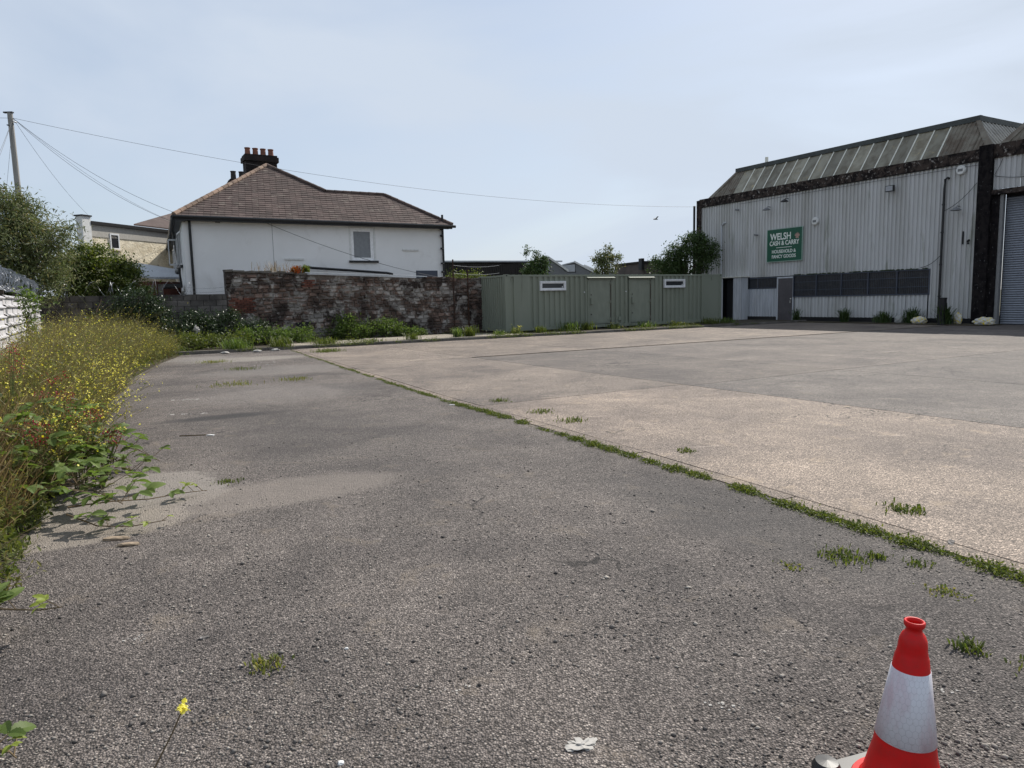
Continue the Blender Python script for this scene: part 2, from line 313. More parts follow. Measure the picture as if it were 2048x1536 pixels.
# concrete yard laid in bays
yard = sheet('concrete_yard_bed', [(60,-12),(60,24.6)] + [(q[1]-.18, q[0]) for q in JD[::-1]], -.012, mSOIL, .03)
se = [4.47, 8.53, 12.45, 16.75, 20.9, 25.0, 29.1, 33.4, 37.5, 42]
de = [-8, .9, 8.95, 16.95, 24.58]
for i in range(len(se)-1):
    for j in range(len(de)-1):
        if se[i] > 33 : continue
        dj = 1 if i > 0 else 0
        if i == 0:
            dl = [de[j]+.009] + [q[0] for q in JD if de[j]+.05 < q[0] < de[j+1]-.05] + [de[j+1]-.009]
            pl_ = [(J(q)+.012, q, .004) for q in dl]; pl_ = [(8.521, dl[0], .004), (8.521, dl[-1], .004)] + pl_[::-1]
            o = MB().slab(pl_, (0, 0, -.054)).build('concrete_slab', mCONC, yard)
        else:
            o = MB().box((0,0,-.05), (se[i+1]-se[i]-.018, de[j+1]-de[j]-.018, .004)).build('concrete_slab', mCONC, yard, G(se[i]+.009, de[j]+.009 - (.18 if j < 3 else 0), .0))
        o.rotation_euler = (0, 0, TH)
        if i == 0 and j <= 1: c = (1.12, 1.04, .96)
        elif i == 0 and j == 2: c = (.84, .80, .76)
        elif i == 0: c = (.95, .9, .84)
        elif j >= 3: c = (.9, .85, .79)
        elif j <= 1: c = (.6, .6, .61)
        else: c = (.66, .645, .64)
        k = rng.uniform(.94, 1.06); o.color = (c[0]*k, c[1]*k, c[2]*k, 1)
for j in range(30):
    d0 = -3 + j*.915; d9 = d0+.903
    MB().slab([(J(d0)-.155, d0, .005), (J(d0)-.004, d0, .005), (J(d9)-.004, d9, .005), (J(d9)-.155, d9, .005)], (0, 0, -.06)).build('edging_slab', mCONC, yard, (0, 0, rng.uniform(-.003, .002))).rotation_euler = (0, 0, TH)
    COL.objects[-1].color = (1.0, .93, .85, 1)
# patches in the asphalt (worn pale concrete)
# kerb and verge in front of the walls and the container
kerb = link('kerb', None, None, G(0, 24.7, 0), TH, kind='structure')
s = 1.2
while s < 31.5:
    L = .915; z = rng.uniform(-.008, .006)
    MB().box((0,0,-.1), (L-.012, .15, .1+z)).build('kerb_stone', mKERB, kerb, (s, rng.uniform(-.008, .008), 0)); s += L
verge = sheet('verge_soil', [(-3,24.85),(32.5,24.85),(32.5,32),(-3,32)], .075, mSOIL, .12)
path = link('concrete_path', None, None, (0, 0, 0), 0, kind='structure')
for i, (a0, a1, b0, b1) in enumerate([(5.2,7.1,24.9,26.6),(7.12,9.0,24.9,26.8),(9.02,11.2,24.9,27.5),(11.22,13.3,24.9,27.9)]):
    MB().slab([G(a0,b0,.105),G(a1,b0,.105),G(a1,b1,.105),G(a0,b1,.105)], (0,0,-.06)).build('path_slab', mPATH, path)
MB().slab([G(13.32,24.9,.105),G(15.3,24.9,.105),G(13.7,27.6,.105),G(13.32,27.8,.105)], (0,0,-.06)).build('path_slab', mPATH, path)
sheet('warehouse_bed', [(31.2,15.6),(32.55,15.4),(32.55,25.6),(31.6,25.9)], .045, mSOIL, .08)
sheet('yard_beyond', [(-60,32.2),(60,32.2),(60,120),(-60,120)], .05, mLAND, .05)
sheet('yard_beyond_fence', [(-60,-12),(-2,-12),(-2,32),(-60,32)], .03, mLAND, .05)

# ------------------------------------------------------------------ the warehouse
def corr(s_len, z0, z1, pitch=.2, depth=.05, t=.004):                # trapezoidal sheet in local y (along) / z, facing -x
    mb = MB(); prof = []; y = 0
    while y < s_len - 1e-4:
        prof += [(0, y), (0, y+pitch*.4), (depth, y+pitch*.48), (depth, y+pitch*.9)]; y += pitch
    prof.append((0, min(y, s_len)))
    prof = [(x, min(q, s_len)) for x, q in prof]
    vs = []; n = len(prof)
    for x, q in prof: vs += [(x, q, z0), (x, q, z1)]
    for x, q in prof: vs += [(x+t, q, z0), (x+t, q, z1)]
    fs = [(2*i, 2*i+2, 2*i+3, 2*i+1)[::-1] for i in range(n-1)] + [(2*n+2*i, 2*n+2*i+2, 2*n+2*i+3, 2*n+2*i+1) for i in range(n-1)]
    fs += [(2*i, 2*i+2, 2*n+2*i+2, 2*n+2*i) for i in range(n-1)] + [(2*i+1, 2*n+2*i+1, 2*n+2*i+3, 2*i+3) for i in range(n-1)]
    return mb.add(vs, fs)
WS, WD = 32.58, 16.64
wh = thing('warehouse', 'large white corrugated warehouse with dark weathered fascia, patent glazed roof and roller shutter', 'warehouse', WS, WD)
up_me = corr(1.0, 2.47, 6.9).mesh('cladding_sheet', mCLAD)
for p in range(16):
    link('cladding_sheet', up_me, wh, (rng.uniform(-.002, .002)-.0, p*1.0, 0))
lowA = corr(1.0, .25, 2.47).mesh('cladding_sheet', mCLAD); lowB = corr(1.0, .25, 1.34).mesh('cladding_sheet', mCLAD)
link('cladding_sheet', lowA, wh, (0, 0, 0))
corr(.9, .25, 2.47).build('cladding_sheet', mCLAD, wh, (0, 1.0, 0))
for p in range(7): link('cladding_sheet', lowB, wh, (0, 1.95+p*1.02, 0))
for p in (10.28, 11.28): corr(1.0, .25, 1.8).build('cladding_sheet', mCLADL, wh, (0, p, 0))
for p in (14.3, 15.15): corr(.85, .25, 2.47).build('cladding_sheet', mCLAD, wh, (0, p, 0))
mb = MB(); mb.box((.06, 0, 0), (.3, 16, 6.9)); mb.box((.3, 15.7, 0), (30, 16, 7.2)); mb.box((.3, -12, 0), (.5, 0, .1))
mb.build('inner_wall', mDARK, wh)
MB().box((.03, 0, .02), (.055, 16, .26)).build('plinth', mBLACK, wh)
# fascia beam, columns
MB().box((-.1, -.02, 6.88), (.32, 16.1, 7.34), .01, rng).build('fascia_beam', mFASC, wh)
MB().box((-.08, -12, 6.86), (.32, -.56, 7.42), .01, rng).build('fascia_beam', mFASC, wh)
MB().box((-.18, -.55, 0), (.35, -.03, 7.44), .01, rng).build('column', mCOL, wh)
MB().box((-.12, 16.0, 0), (.35, 16.32, 7.3), .01, rng).build('column', mFASC, wh)
MB().box((-.02, -.84, 0), (.35, -.56, 5.5)).build('column', mCOL, wh)
MB().tube([(-.2, 16.42, 0), (-.2, 16.42, 7.0)], .07, 8).build('drainpipe', mBLACK, wh)
# dark drip line at fascia
MB().box((-.04, 0, 6.84), (-.001, 16, 6.9)).build('drip_strip', mBLACK, wh)
# shutter bay
for p in range(11): 
    corr(1.0, 5.6, 6.9, .2).build('cladding_sheet', mCLAD, wh, (.0, -1.58-p*1.0, 0)) if p else corr(1.0, 5.6, 6.9, .2).build('cladding_sheet', mCLAD, wh, (.0, -1.57, 0))
MB().box((-.14, -12, 5.38), (.3, -.57, 5.58), .01, rng).build('lintel', mFASC, wh)
MB().box((.02, -.98, 0), (.2, -.85, 5.37)).build('shutter_guide', plain('guide_rail', (.2,.2,.2), .5), wh)
sh = MB(); z = .02
while z < 5.2:
    sh.tube([(.33, -5.6, z+.045), (.33, -.98, z+.045)], .05, 8); z += .095
o = sh.build('shutter_curtain', mSHUT, wh); o['kind'] = 'stuff'
MB().box((.4, -5.7, 0), (.6, -.9, 5.6)).build('inner_wall', mDARK, wh)
for p in range(6): corr(1.0, .25, 5.37).build('cladding_sheet', mCLAD, wh, (0, -6.8-p, 0))
MB().box((-.1, -5.95, 0), (.35, -5.65, 5.37)).build('column', mCOL, wh)
# roofs (glazed hipped upstand with flat top)
def roof_bay(p0, p1, r0_, r1_, zb=7.36, h=1.5, depth=22, bars=True):
    """eave at x=.25 from p0 to p1, slope setback r"""
    x0, x1 = .27, .27+1.1; zt = zb+h
    pa, pb = p0+r0_, p1-r1_
    # dark support
    base = MB(); base.slab([(x0+.05, p0, zb-.1), (x0+.05, p1, zb-.1), (x1+.05, pb, zt-.1), (x1+.05, pa, zt-.1)], (.05, 0, -.05)).build('roof_lining', mFASC, wh)
    def onp(u, w):                                                    # u along p, w 0..1 up the slope
        return (x0+(x1-x0)*w, u, zb+h*w)
    n = 0; u = p0
    W = .74; us = []
    while u < p1 - .01: us.append((u, min(u+W, p1))); u += W
    for (ua, ub) in us:
        # clip panel against hips
        def top(q):
            if q < pa: return max(0, (q-p0)/r0_)
            if q > pb: return max(0, (p1-q)/r1_)
            return 1
        ws = [q for q in [ua, pa, pb, ub] if ua <= q <= ub]; ws = sorted(set(ws))
        poly = [onp(ua+.012, 0), onp(ub-.012, 0)] + [onp(min(max(q, ua+.012), ub-.012), max(.005, top(q))) for q in ws[::-1]]
        corner = ua < p0+1.5 or ub > p1-1.5
        MB().slab(poly, (.02, 0, -.02)).build('roof_sheet' if corner else 'glass_panel', mROOF if corner else mGLZ, wh)
        if corner:
            q = ua+.06
            while q < ub-.05:
                t = top(q)
                if t > .05: MB().tube([onp(q, 0), onp(q, t)], .035, 5).build('roof_rib', mROOF, wh)
                q += .18
        elif bars:
            a = onp(ua, 0); b_ = onp(ua, top(ua)); MB().tube([(a[0]-.015, a[1], a[2]), (b_[0]-.015, b_[1], b_[2])], .036, 4).build('glazing_bar', mBAR, wh)
    # hips and top flashing
    MB().slab([onp(p0-.14, 0), onp(p0+.2, 0), onp(pa+.12, 1), onp(pa-.06, 1)], (-.04, 0, .04)).build('hip_flashing', mROOF, wh)
    MB().slab([onp(p1+.14, 0), onp(p1-.2, 0), onp(pb-.12, 1), onp(pb+.06, 1)], (-.04, 0, .04)).build('hip_flashing', mROOF, wh)
    MB().box((x1-.1, pa-.12, zt-.06), (x1+.1, pb+.12, zt+.17)).build('top_flashing', mFLASH, wh)
    for pe, sg, pt in ((p0, 1, pa), (p1, -1, pb)):
        end = [(x0, pe, zb), (x1, pt, zt), (depth-1.1, pt, zt), (depth, pe, zb)]
        MB().slab(end, (0, sg*.03, -.03)).build('end_roof_sheet', mROOFL, wh)
        ribs = MB(); q = x0+.3
        while q < depth-1:
            w = min(1, (q-x0)/(x1-x0)); ribs.tube([(q, pe, zb+.0), (q, pe+(pt-pe)*w, zb+h*w)], .045, 5); q += .3
        o = ribs.build('roof_corrugation', mROOFL, wh); o['kind'] = 'stuff'
        MB().box((x1+.1, pt-sg*.1 if sg > 0 else pt-.1, zt-.06), (depth-1.1, pt+.12 if sg > 0 else pt+.1, zt+.17)).build('top_flashing', mFLASH, wh)
    MB().box((x1+.12, pa+.13, zt-.1), (depth-1.2, pb-.13, zt-.02)).build('flat_roof', mROOF, wh)
roof_bay(-.25, 15.55, 1.1, 1.15)
roof_bay(-12, -.65, 1.1, 1.1)
MB().tube([(1.5, 12.4, 8.8), (1.5, 12.4, 9.35)], .09, 8).build('roof_vent', mBAR, wh)
# window strip
fr = thing('x', 'x', 'x', 0, 0); bpy.data.objects.remove(fr)
win = MB(); P0, P1, Z0, Z1 = 1.92, 9.14, 1.37, 2.42
win.box((-.03, P0-.06, Z1), (.06, P1+.05, Z1+.06)); win.box((-.03, P0-.06, Z0-.06), (.06, P1+.05, Z0)); win.box((-.03, P0-.06, Z0), (.06, P0, Z1)); win.box((-.03, P1, Z0), (.06, P1+.05, Z1))
wf = win.build('window_frame', mBLUEG, wh)
cuts = [P0, 3.4, 4.85, 6.3, 7.75, P1]
for i in range(5):
    a0, a1 = cuts[i], cuts[i+1]
    MB().box((.035, a0+.03, Z0+.002), (.05, a1-.03, Z1-.002)).build('pane', mPANEG, wf)
    if i: MB().box((-.035, a0-.028, Z0), (.05, a0+.028, Z1)).build('mullion', mBLUEG, wf)
    g = MB(); q = a0+.09
    while q < a1-.05: g.tube([(-.01, q, Z0+.02), (-.01, q, Z1-.02)], .008, 4); q += .09
    for zz in (Z0+.3, Z0+.72): g.box((-.022, a0+.03, zz), (-.004, a1-.03, zz+.028))
    g.build('window_grille', mBLUEG, wf)
moss = MB(); r2 = random.Random(3)
for i in range(160):
    q = r2.uniform(P0, P1); w = r2.uniform(.01, .04); moss.box((-.07, q, Z1+.055), (-.03+r2.uniform(-.02,.02), q+w*2, Z1+.07+w), .01, r2)
o = moss.build('moss_growth', fDARK, wh); o['kind'] = 'stuff'
# small louvre window beside door, grey door
w2 = MB(); w2.box((-.01, 10.27, 1.82), (.05, 12.2, 1.87)); w2.box((-.01, 10.27, 2.38), (.05, 12.2, 2.45)); w2.box((-.01, 11.55, 1.87), (.05, 11.6, 2.38))
w2f = w2.build('window_frame', mBLUEG, wh)
MB().box((.03, 10.27, 1.87), (.045, 11.55, 2.38)).build('pane', mPANEG, w2f); MB().box((.03, 11.6, 1.87), (.045, 12.2, 2.38)).build('pane', mPANE, w2f)
g = MB()
for i in range(12): g.box((.0, 10.32+i*.1, 1.88), (.012, 10.335+i*.1, 2.37))
g.build('window_grille', mBLUEG, w2f)
dr = MB().box((.0, 9.21, .03), (.045, 10.17, 2.34)).build('door', mDOOR, wh)
MB().tube([(-.05, 9.33, 1.0), (-.05, 9.33, 1.13)], .014, 6).build('handle', mBAR, dr); MB().box((-.01, 9.3, 1.2), (0, 9.36, 1.26)).build('lock', mBAR, dr)
df = MB().box((-.02, 10.17, 0), (.06, 10.25, 2.4)).box((-.02, 9.15, 0), (.06, 9.21, 2.4)).box((-.02, 9.15, 2.34), (.06, 10.25, 2.42)); df.build('door_frame', mCLADL, wh)
# downpipe, cables
dp = MB(); dp.tube([(-.02, 1.22, 6.33), (-.09, 1.25, 6.36), (-.09, 1.35, 6.3), (-.09, 1.37, 5.9), (-.09, 1.38, .25)], .05, 8)
for z in (1.2, 2.6, 4.0, 5.2): dp.tube([(-.09, 1.38, z), (-.09, 1.38, z+.06)], .065, 8)
dp.build('drainpipe', mBLACK, wh)
def sag(a, b, k, n=16):
    a, b = Vector(a), Vector(b); return [a.lerp(b, i/n) - Vector((0, 0, k*4*(i/n)*(1-i/n))) for i in range(n+1)]
MB().tube(sag((-.2, -.02, 5.95), (-.07, 1.37, 4.95), .15), .012, 4).build('cable', mBLACK, wh)
MB().tube(sag((-.07, 1.4, 3.05), (-.05, 2.3, 2.55), .12), .012, 4).build('cable', mBLACK, wh)
MB().tube(sag((-.05, -.9, 6.8), (-.05, -.62, 6.2), .05), .01, 4).build('cable', mBLACK, wh)
MB().tube(sag((-.05, -.62, 6.15), (-.05, -3.4, 6.25), .25), .01, 4).build('cable', mBLACK, wh)
MB().tube([(-.05, 0, 6.7), (-.05, 5, 6.72), (-.05, 13, 6.7)], .008, 4).build('cable', mBLACK, wh)
MB().tube([(-.06, 14.3, 2.5), (-.06, 14.3, 5.6), (-.06, 14.1, 5.75), (.0, 14.0, 5.75)], .045, 6).build('drainpipe', mCLADL, wh)
MB().box((-.02, .5, 3.45), (0, .56, 4.0)).build('hole_patch', mDARK, wh)
# porch of white sheets by the container
po = thing('porch', 'low white corrugated porch with a dark doorway between green container and warehouse', 'porch', WS, WD)
for (a0, a1) in ((12.22, 12.82), (13.62, 14.42)): corr(a1-a0, .05, 2.5).build('cladding_sheet', mCLADL, po, (-.62, a0, 0))
MB().box((-.57, 12.24, .05), (-.05, 12.28, 2.5)).build('side_panel', mCLADL, po); MB().box((-.57, 14.36, .05), (-.05, 14.4, 2.5)).build('side_panel', mCLADL, po)
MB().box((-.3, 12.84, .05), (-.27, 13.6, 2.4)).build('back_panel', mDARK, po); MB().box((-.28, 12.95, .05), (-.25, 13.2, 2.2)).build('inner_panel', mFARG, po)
MB().box((-.7, 12.15, 2.5), (.0, 14.5, 2.54)).build('porch_roof', mBAR, po)

# sign
def text(body, size, loc, mat, parent, bold=False, ext=.003, sx=1, serif=False, name='lettering'):
    cu = bpy.data.curves.new(name, 'FONT'); cu.body = body; cu.size = size; cu.extrude = ext; cu.align_x = 'CENTER'; cu.offset = .006*size/.3 if bold else 0
    tmp = bpy.data.objects.new('tmp', cu); COL.objects.link(tmp); bpy.context.view_layer.update()
    me = bpy.data.meshes.new_from_object(tmp.evaluated_get(bpy.context.evaluated_depsgraph_get())); bpy.data.objects.remove(tmp)
    me.name = name; me.materials.clear(); me.materials.append(mat)
    mn = min(v.co.x for v in me.vertices); mxx = max(v.co.x for v in me.vertices)
    if sx != 1:
        k = sx/(mxx-mn)
        for v in me.vertices: v.co.x = (v.co.x - (mn+mxx)/2)*k
    # text plane: local x -> -y (reads left to right seen from -x), text y -> z, normal -> -x
    for v in me.vertices: x, y, z = v.co; v.co = (-z, -x, y)
    return link(name, me, parent, loc)
mSGREEN = plain('sign_green', (.004,.085,.045), .45); mSWHITE = plain('sign_white', (.78,.82,.76), .5); mSPINK = plain('sign_pink', (.42,.27,.22), .5)
sg = thing('shop_sign', 'green sign with white lettering WELSH CASH & CARRY on the white corrugated wall', 'sign', WS, WD+9.76, 4.14)
MB().box((-.09, -1.13, -.86), (-.05, 1.13, .86)).build('sign_panel', mSGREEN, sg)
sfr = MB()
for a_, b_ in (((-.1, -1.16, .86), (-.045, 1.16, .89)), ((-.1, -1.16, -.89), (-.045, 1.16, -.86)), ((-.1, -1.16, -.86), (-.045, -1.13, .86)), ((-.1, 1.13, -.86), (-.045, 1.16, .86))): sfr.box(a_, b_)
sfr.build('sign_frame', plain('sign_edge', (.3,.42,.36), .5), sg)
text('WELSH', .5, (-.094, .26, .3), mSWHITE, sg, True, sx=1.36)
text('CASH & CARRY', .34, (-.094, .0, -.0), mSWHITE, sg, True, sx=1.92)
MB().box((-.095, -.5, -.14), (-.091, .52, -.115)).build('rule_line', mSWHITE, sg)
def serif_line(body, z, w, size):
    o = text(body, size, (-.094, 0.02, z), mSWHITE, sg, True, sx=w); return o
serif_line('HOUSEHOLD &', -.42, 1.56, .25); serif_line('FANCY GOODS', -.69, 1.56, .25)
em = MB()
for i in range(-3, 4):                                                # feathered emblem
    a_ = i*.32; L = .27 - abs(i)*.015; bx, bz = -.83, .35
    dx, dz = math.sin(a_), math.cos(a_)
    p_ = [(bx-dx*0, bz), (bx-dx*L*.6-dz*.03, bz+dz*L*.6-dx*.03), (bx-dx*L, bz+dz*L), (bx-dx*L*.6+dz*.03, bz+dz*L*.6+dx*.03)]
    em.slab([(-.094, y, z) for y, z in p_], (-.003, 0, 0))
em.box((-.097, -.93, .3), (-.094, -.73, .36)); em.build('emblem', mSPINK, sg)
# lamps and boxes on the wall
def alarm(p, z, r, label, cat='alarm'):
    t = thing('alarm_box', label, cat, WS, WD+p, z)
    MB().lathe([(0, .0), (r, .0), (r, .09), (r*.85, .13), (0, .13)], 20).build('casing', mWHITEP, t).rotation_euler = (0, -math.pi/2, 0)
    MB().box((-.136, -r*.5, -r*.3), (-.131, r*.5, r*.25)).build('badge', mFARG, t)
alarm(7.88, 5.2, .2, 'round white alarm box right of the green sign'); alarm(.72, 6.6, .2, 'round white alarm box high beside the black column', 'alarm')
def flood(p, z, label, big=True):
    t = thing('floodlight', label, 'lamp', WS, WD+p, z)
    w = .19 if big else .12
    MB().box((-.32, -w, -.14), (-.2, w, .14)).build('lamp_body', mBLACK, t); MB().box((-.335, -w*.85, -.11), (-.321, w*.85, .11)).build('lamp_glass', plain('lamp_glass', (.35,.36,.38), .2), t)
    MB().box((-.2, -.03, -.03), (.0, .03, .03)).build('bracket', mBLACK, t)
flood(3.76, 6.25, 'square black floodlight under the fascia near the drainpipe')
def bulk(p, z, label, mat):
    t = thing('wall_lamp', label, 'lamp', WS, WD+p, z)
    MB().tube([(0, 0, .12), (-.22, 0, .14), (-.3, 0, .05)], .018, 6).build('bracket', mat, t)
    MB().lathe([(.02, .08), (.09, .05), (.22, -.05), (.2, -.06), (.03, -.02)], 16, (-.32, 0, 0)).build('lamp_shade', mat, t)
bulk(9.62, 6.45, 'black dish lamp on a bracket above the green sign', mBLACK); bulk(10.8, 6.15, 'flat grey lamp left above the green sign', mFARG)
bulk(.72, 4.95, 'grey dish lamp on the wall beside the drainpipe', mFARG)
def camera_(p, z, label):
    t = thing('security_camera', label, 'camera', WS, WD+p, z)
    MB().tube([(0, 0, 0), (-.15, 0, .02)], .02, 6).build('bracket', mFARG, t); MB().tube([(-.13, .12, .05), (-.2, -.14, .0)], .05, 8).build('camera_body', mFARG, t)
camera_(13.05, 6.35, 'small grey camera under the fascia at left end of the warehouse'); camera_(11.64, 4.8, 'small dark camera left of the green sign')
t = thing('conduit_bracket', 'dark pipe bracket low on the white wall near the black column', 'bracket', WS, WD+.28, 3.55); MB().tube([(0, .0, .06), (-.1, 0, .0), (-.05, 0, -.1)], .05, 6).build('pipe_elbow', mBLACK, t)

# ------------------------------------------------------------------ green container
KL, KW, KH = 13.0, 2.44, 2.6
kc = thing('storage_container', 'long green shipping container with two steel doors and two slim white windows', 'container', 15.28, 26.86)
def ribbed(x0, x1, z0, z1, pitch=.28, depth=.062, face=-1):
    mb = MB(); pr = []; x = x0
    while x < x1 - 1e-4:
        pr += [(x, 0), (x+pitch*.42, 0), (x+pitch*.52, depth), (x+pitch*.9, depth)]; x += pitch
    pr.append((x1, 0)); pr = [(min(q, x1), y) for q, y in pr]
    vs = []; n = len(pr)
    for q, y in pr: vs += [(q, y, z0), (q, y, z1)]
    for q, y in pr: vs += [(q, y+.004, z0), (q, y+.004, z1)]
    fs = [(2*i, 2*i+2, 2*i+3, 2*i+1) for i in range(n-1)] + [(2*n+2*i+1, 2*n+2*i+3, 2*n+2*i+2, 2*n+2*i) for i in range(n-1)] + [(2*i+1, 2*i+3, 2*n+2*i+3, 2*n+2*i+1) for i in range(n-1)]
    return mb.add(vs, fs)
Zb, Zt = .28, 2.5
def panel(x0, x1, z0=Zb, z1=Zt, flat=False):
    if flat: MB().box((x0, .02, z0), (x1, .05, z1)).build('side_panel', mCONT, kc)
    else: ribbed(x0, x1, z0, z1).build('side_panel', mCONT, kc, (0, .02, 0))
panel(.17, .5); panel(.5, 1.16, flat=True); panel(1.16, 1.76); panel(1.76, 3.16, Zb, 1.88); panel(1.76, 3.16, 2.3, Zt); panel(3.16, 4.42)
panel(5.78, 6.86); panel(8.22, 9.0); panel(9.0, 10.5, Zb, 1.92); panel(9.0, 10.5, 2.34, Zt); panel(10.5, 11.6); panel(11.6, 12.85, flat=True)
panel(4.42, 5.78, 2.41, Zt); panel(6.86, 8.22, 2.41, Zt)
MB().box((.16, .1, .2), (KL-.16, .115, 2.55)).build('lining', mDARK, kc)
# end panel with ribs, back and roof
e_ = ribbed(0, KW-.3, Zb, Zt, .2); e_.v = [(y+.02, KW-.15-x, z) for x, y, z in e_.v]; e_.build('end_panel', mCONT, kc)
MB().box((.1, KW-.06, .16), (KL-.1, KW-.02, 2.5)).build('rear_panel', mCONT, kc); MB().box((KL-.06, .1, .16), (KL-.02, KW-.1, 2.5)).build('end_panel', mCONT, kc)
rf = MB().box((.03, .03, 2.55), (KL-.03, KW-.03, 2.575)); 
for i in range(46): rf.box((.2+i*.275, .1, 2.575), (.3+i*.275, KW-.1, 2.59))
rf.build('roof', mCONT, kc)
for x in (0, KL-.16):
    for y in (0, KW-.14): MB().box((x, y, .1), (x+.16, y+.14, KH-.03)).build('corner_post', mCONT, kc)
for x in (-.012, KL-.17):
    for y in (-.012, KW-.155):
        for z in (.05, KH-.12):
            c_ = MB().box((x, y, z), (x+.18, y+.165, z+.12)).build('corner_casting', mCONT, kc)
            MB().box((x+.05, y-.004, z+.035), (x+.12, y+.0, z+.09)).build('casting_hole', mDARK, c_)
for y in (.005, KW-.065):
    MB().box((.17, y, 2.5), (KL-.17, y+.06, 2.57)).build('top_rail', mCONT, kc); MB().box((.17, y, .14), (KL-.17, y+.06, .28)).build('bottom_rail', mCONT, kc)
for z0, z1 in ((2.5, 2.57), (.14, .28)): MB().box((.005, .14, z0), (.065, KW-.15, z1)).build('end_rail', mCONT, kc)
MB().box((.02, 1.2, .08), (.08, 2.0, .14)).build('base_block', mDARK, kc)
for x in (.3, 3.2, 6.2, 9.3, 12.3): MB().box((x, .1, .07), (x+.5, .5, .14)).build('base_block', mKERB, kc)
for x0, first in ((4.45, 1), (6.89, 0)):
    d_ = MB().box((x0, -.0, .3), (x0+1.3, .04, 2.33)).box((x0+.05, -.012, .35), (x0+1.2, .0, 2.28)).build('door', mCONTD, kc)
    fr_ = MB().box((x0-.07, -.02, .2), (x0, .05, 2.4)).box((x0+1.3, -.02, .2), (x0+1.36, .05, 2.4)).box((x0-.07, -.02, 2.34), (x0+1.36, .05, 2.41)).build('door_frame', mCONT, d_)
    for z in (.45, 1.25, 2.12): MB().tube([(x0+1.2, -.035, z), (x0+1.2, -.035, z+.13)], .028, 6).box((x0+1.05, -.024, z+.03), (x0+1.3, -.012, z+.09)).build('hinge', mCONT, d_)
    MB().tube([(x0+1.235, -.04, .32), (x0+1.235, -.04, 2.3)], .014, 6).build('hinge_rod', mRUST, d_)
    MB().box((x0+.06, -.1, 1.22), (x0+.2, -.01, 1.5)).build('lock_box', mCONTD, d_)
    for z in (.75, 1.65): MB().tube([(x0+.11, -.04, z), (x0+.11, -.01, z)], .025, 6).build('lock_stud', mRUST, d_)
    MB().slab([(x0-.14, -.14, 2.42), (x0+1.46, -.14, 2.42), (x0+1.46, .0, 2.47), (x0-.14, .0, 2.47)], (0, 0, .015)).build('rain_hood', mCONT, d_)
    MB().tube([(x0-.25, .0, 1.78), (x0-.25, .015, 1.78)], .03, 8).build('white_cap', mWHITE, kc)
for x0, z0 in ((1.76, 1.88), (9.02, 1.93)):
    f_ = MB(); w, h = 1.38, .42; b = .075
    f_.box((x0, -.06, z0), (x0+w, .04, z0+b)).box((x0, -.06, z0+h-b), (x0+w, .04, z0+h)).box((x0, -.06, z0+b), (x0+b, .04, z0+h-b)).box((x0+w-b, -.06, z0+b), (x0+w, .04, z0+h-b))
    wf_ = f_.build('window', mWHITE, kc)
    g_ = MB(); b2 = b+.035
    g_.box((x0+b, -.04, z0+b), (x0+w-b, .02, z0+b2)).box((x0+b, -.04, z0+h-b2), (x0+w-b, .02, z0+h-b)).box((x0+b, -.04, z0+b2), (x0+b2, .02, z0+h-b2)).box((x0+w-b2, -.04, z0+b2), (x0+w-b, .02, z0+h-b2))
    g_.build('inner_frame', mWHITE, wf_); MB().box((x0+b2, -.01, z0+b2), (x0+w-b2, .0, z0+h-b2)).build('pane', mPANE, wf_)
    MB().box((x0+w-.2, -.014, z0+b2+.02), (x0+w-.15, -.011, z0+b2+.07)).build('sticker', mWHITE, wf_)
MB().box((6.15, -.04, .42), (6.3, .02, .6)).build('junction_box', mCONTD, kc)
MB().tube([(.33, -.01, 2.28), (.33, -.01, 2.45)], .03, 6).build('lug', mCONT, kc); MB().tube([(12.3, -.01, 2.3), (12.3, -.01, 2.45)], .03, 6).build('lug', mCONT, kc)

# ------------------------------------------------------------------ stone wall
SW0, SW1, SWD = 4.31, 15.5, 29.1
def wtop(s): return 2.86 - (s-SW0)*.0335
sw = thing('stone_wall', 'old rubble stone wall with soot black and limewashed patches in front of the white house', 'wall', SW0, SWD)
MB().slab([(0, .045, 0), (SW1-SW0, .045, 0), (SW1-SW0, .045, wtop(SW1)-.05), (0, .045, wtop(SW0)-.05)], (0, .4, 0)).build('wall_core', mMORT, sw)
rg = random.Random(11); stones = []; z = .05
while z < 2.82:
    h = rg.uniform(.1, .19); s = 0
    while s < SW1-SW0:
        w = rg.uniform(.16, .42)
        if z+h < wtop(SW0+s)-.04:
            brickzone = (.05 < s < .85 and 1.25 < z < 1.78) or (2.85 < s < 3.2 and 2.2 < z < 2.5)
            stones.append((s, z, min(w, SW1-SW0-s), h, brickzone))
        s += w
    z += h*.97
def stone_mb(mb, s, z, w, h, ox=0, oz=0):
    g_ = .014; f = rg.uniform(.0, .03); x0, x1, z0, z1 = s+g_, s+w-g_, z+g_*.7, z+h-g_*.7; e = .028; j = lambda: rg.uniform(-.016, .016)
    if x1-x0 < .05: return mb
    wv = .05*math.sin(s*1.7+z*2.1)+.03*math.sin(s*4.3+z*5); z0 = max(0, z0+wv+rg.uniform(-.02,.02)); z1 = z1+wv+rg.uniform(-.02,.02)
    if z1 > wtop(SW0+s)-.02: z1 = wtop(SW0+s)-.02
    if z1-z0 < .05: return mb
    vs = [(x0+j(), .06, z0+j()), (x1+j(), .06, z0+j()), (x1+j(), .06, z1+j()), (x0+j(), .06, z1+j()),
          (x0+e+j(), -f+j(), z0+e+j()), (x1-e+j(), -f+j(), z0+e+j()), (x1-e+j(), -f+j(), z1-e+j()), (x0+e+j(), -f+j(), z1-e+j())]
    return mb.add(vs, [(4,5,6,7), (0,1,5,4), (1,2,6,5), (2,3,7,6), (3,0,4,7)])
plainst = [q for q in stones if not q[4]]
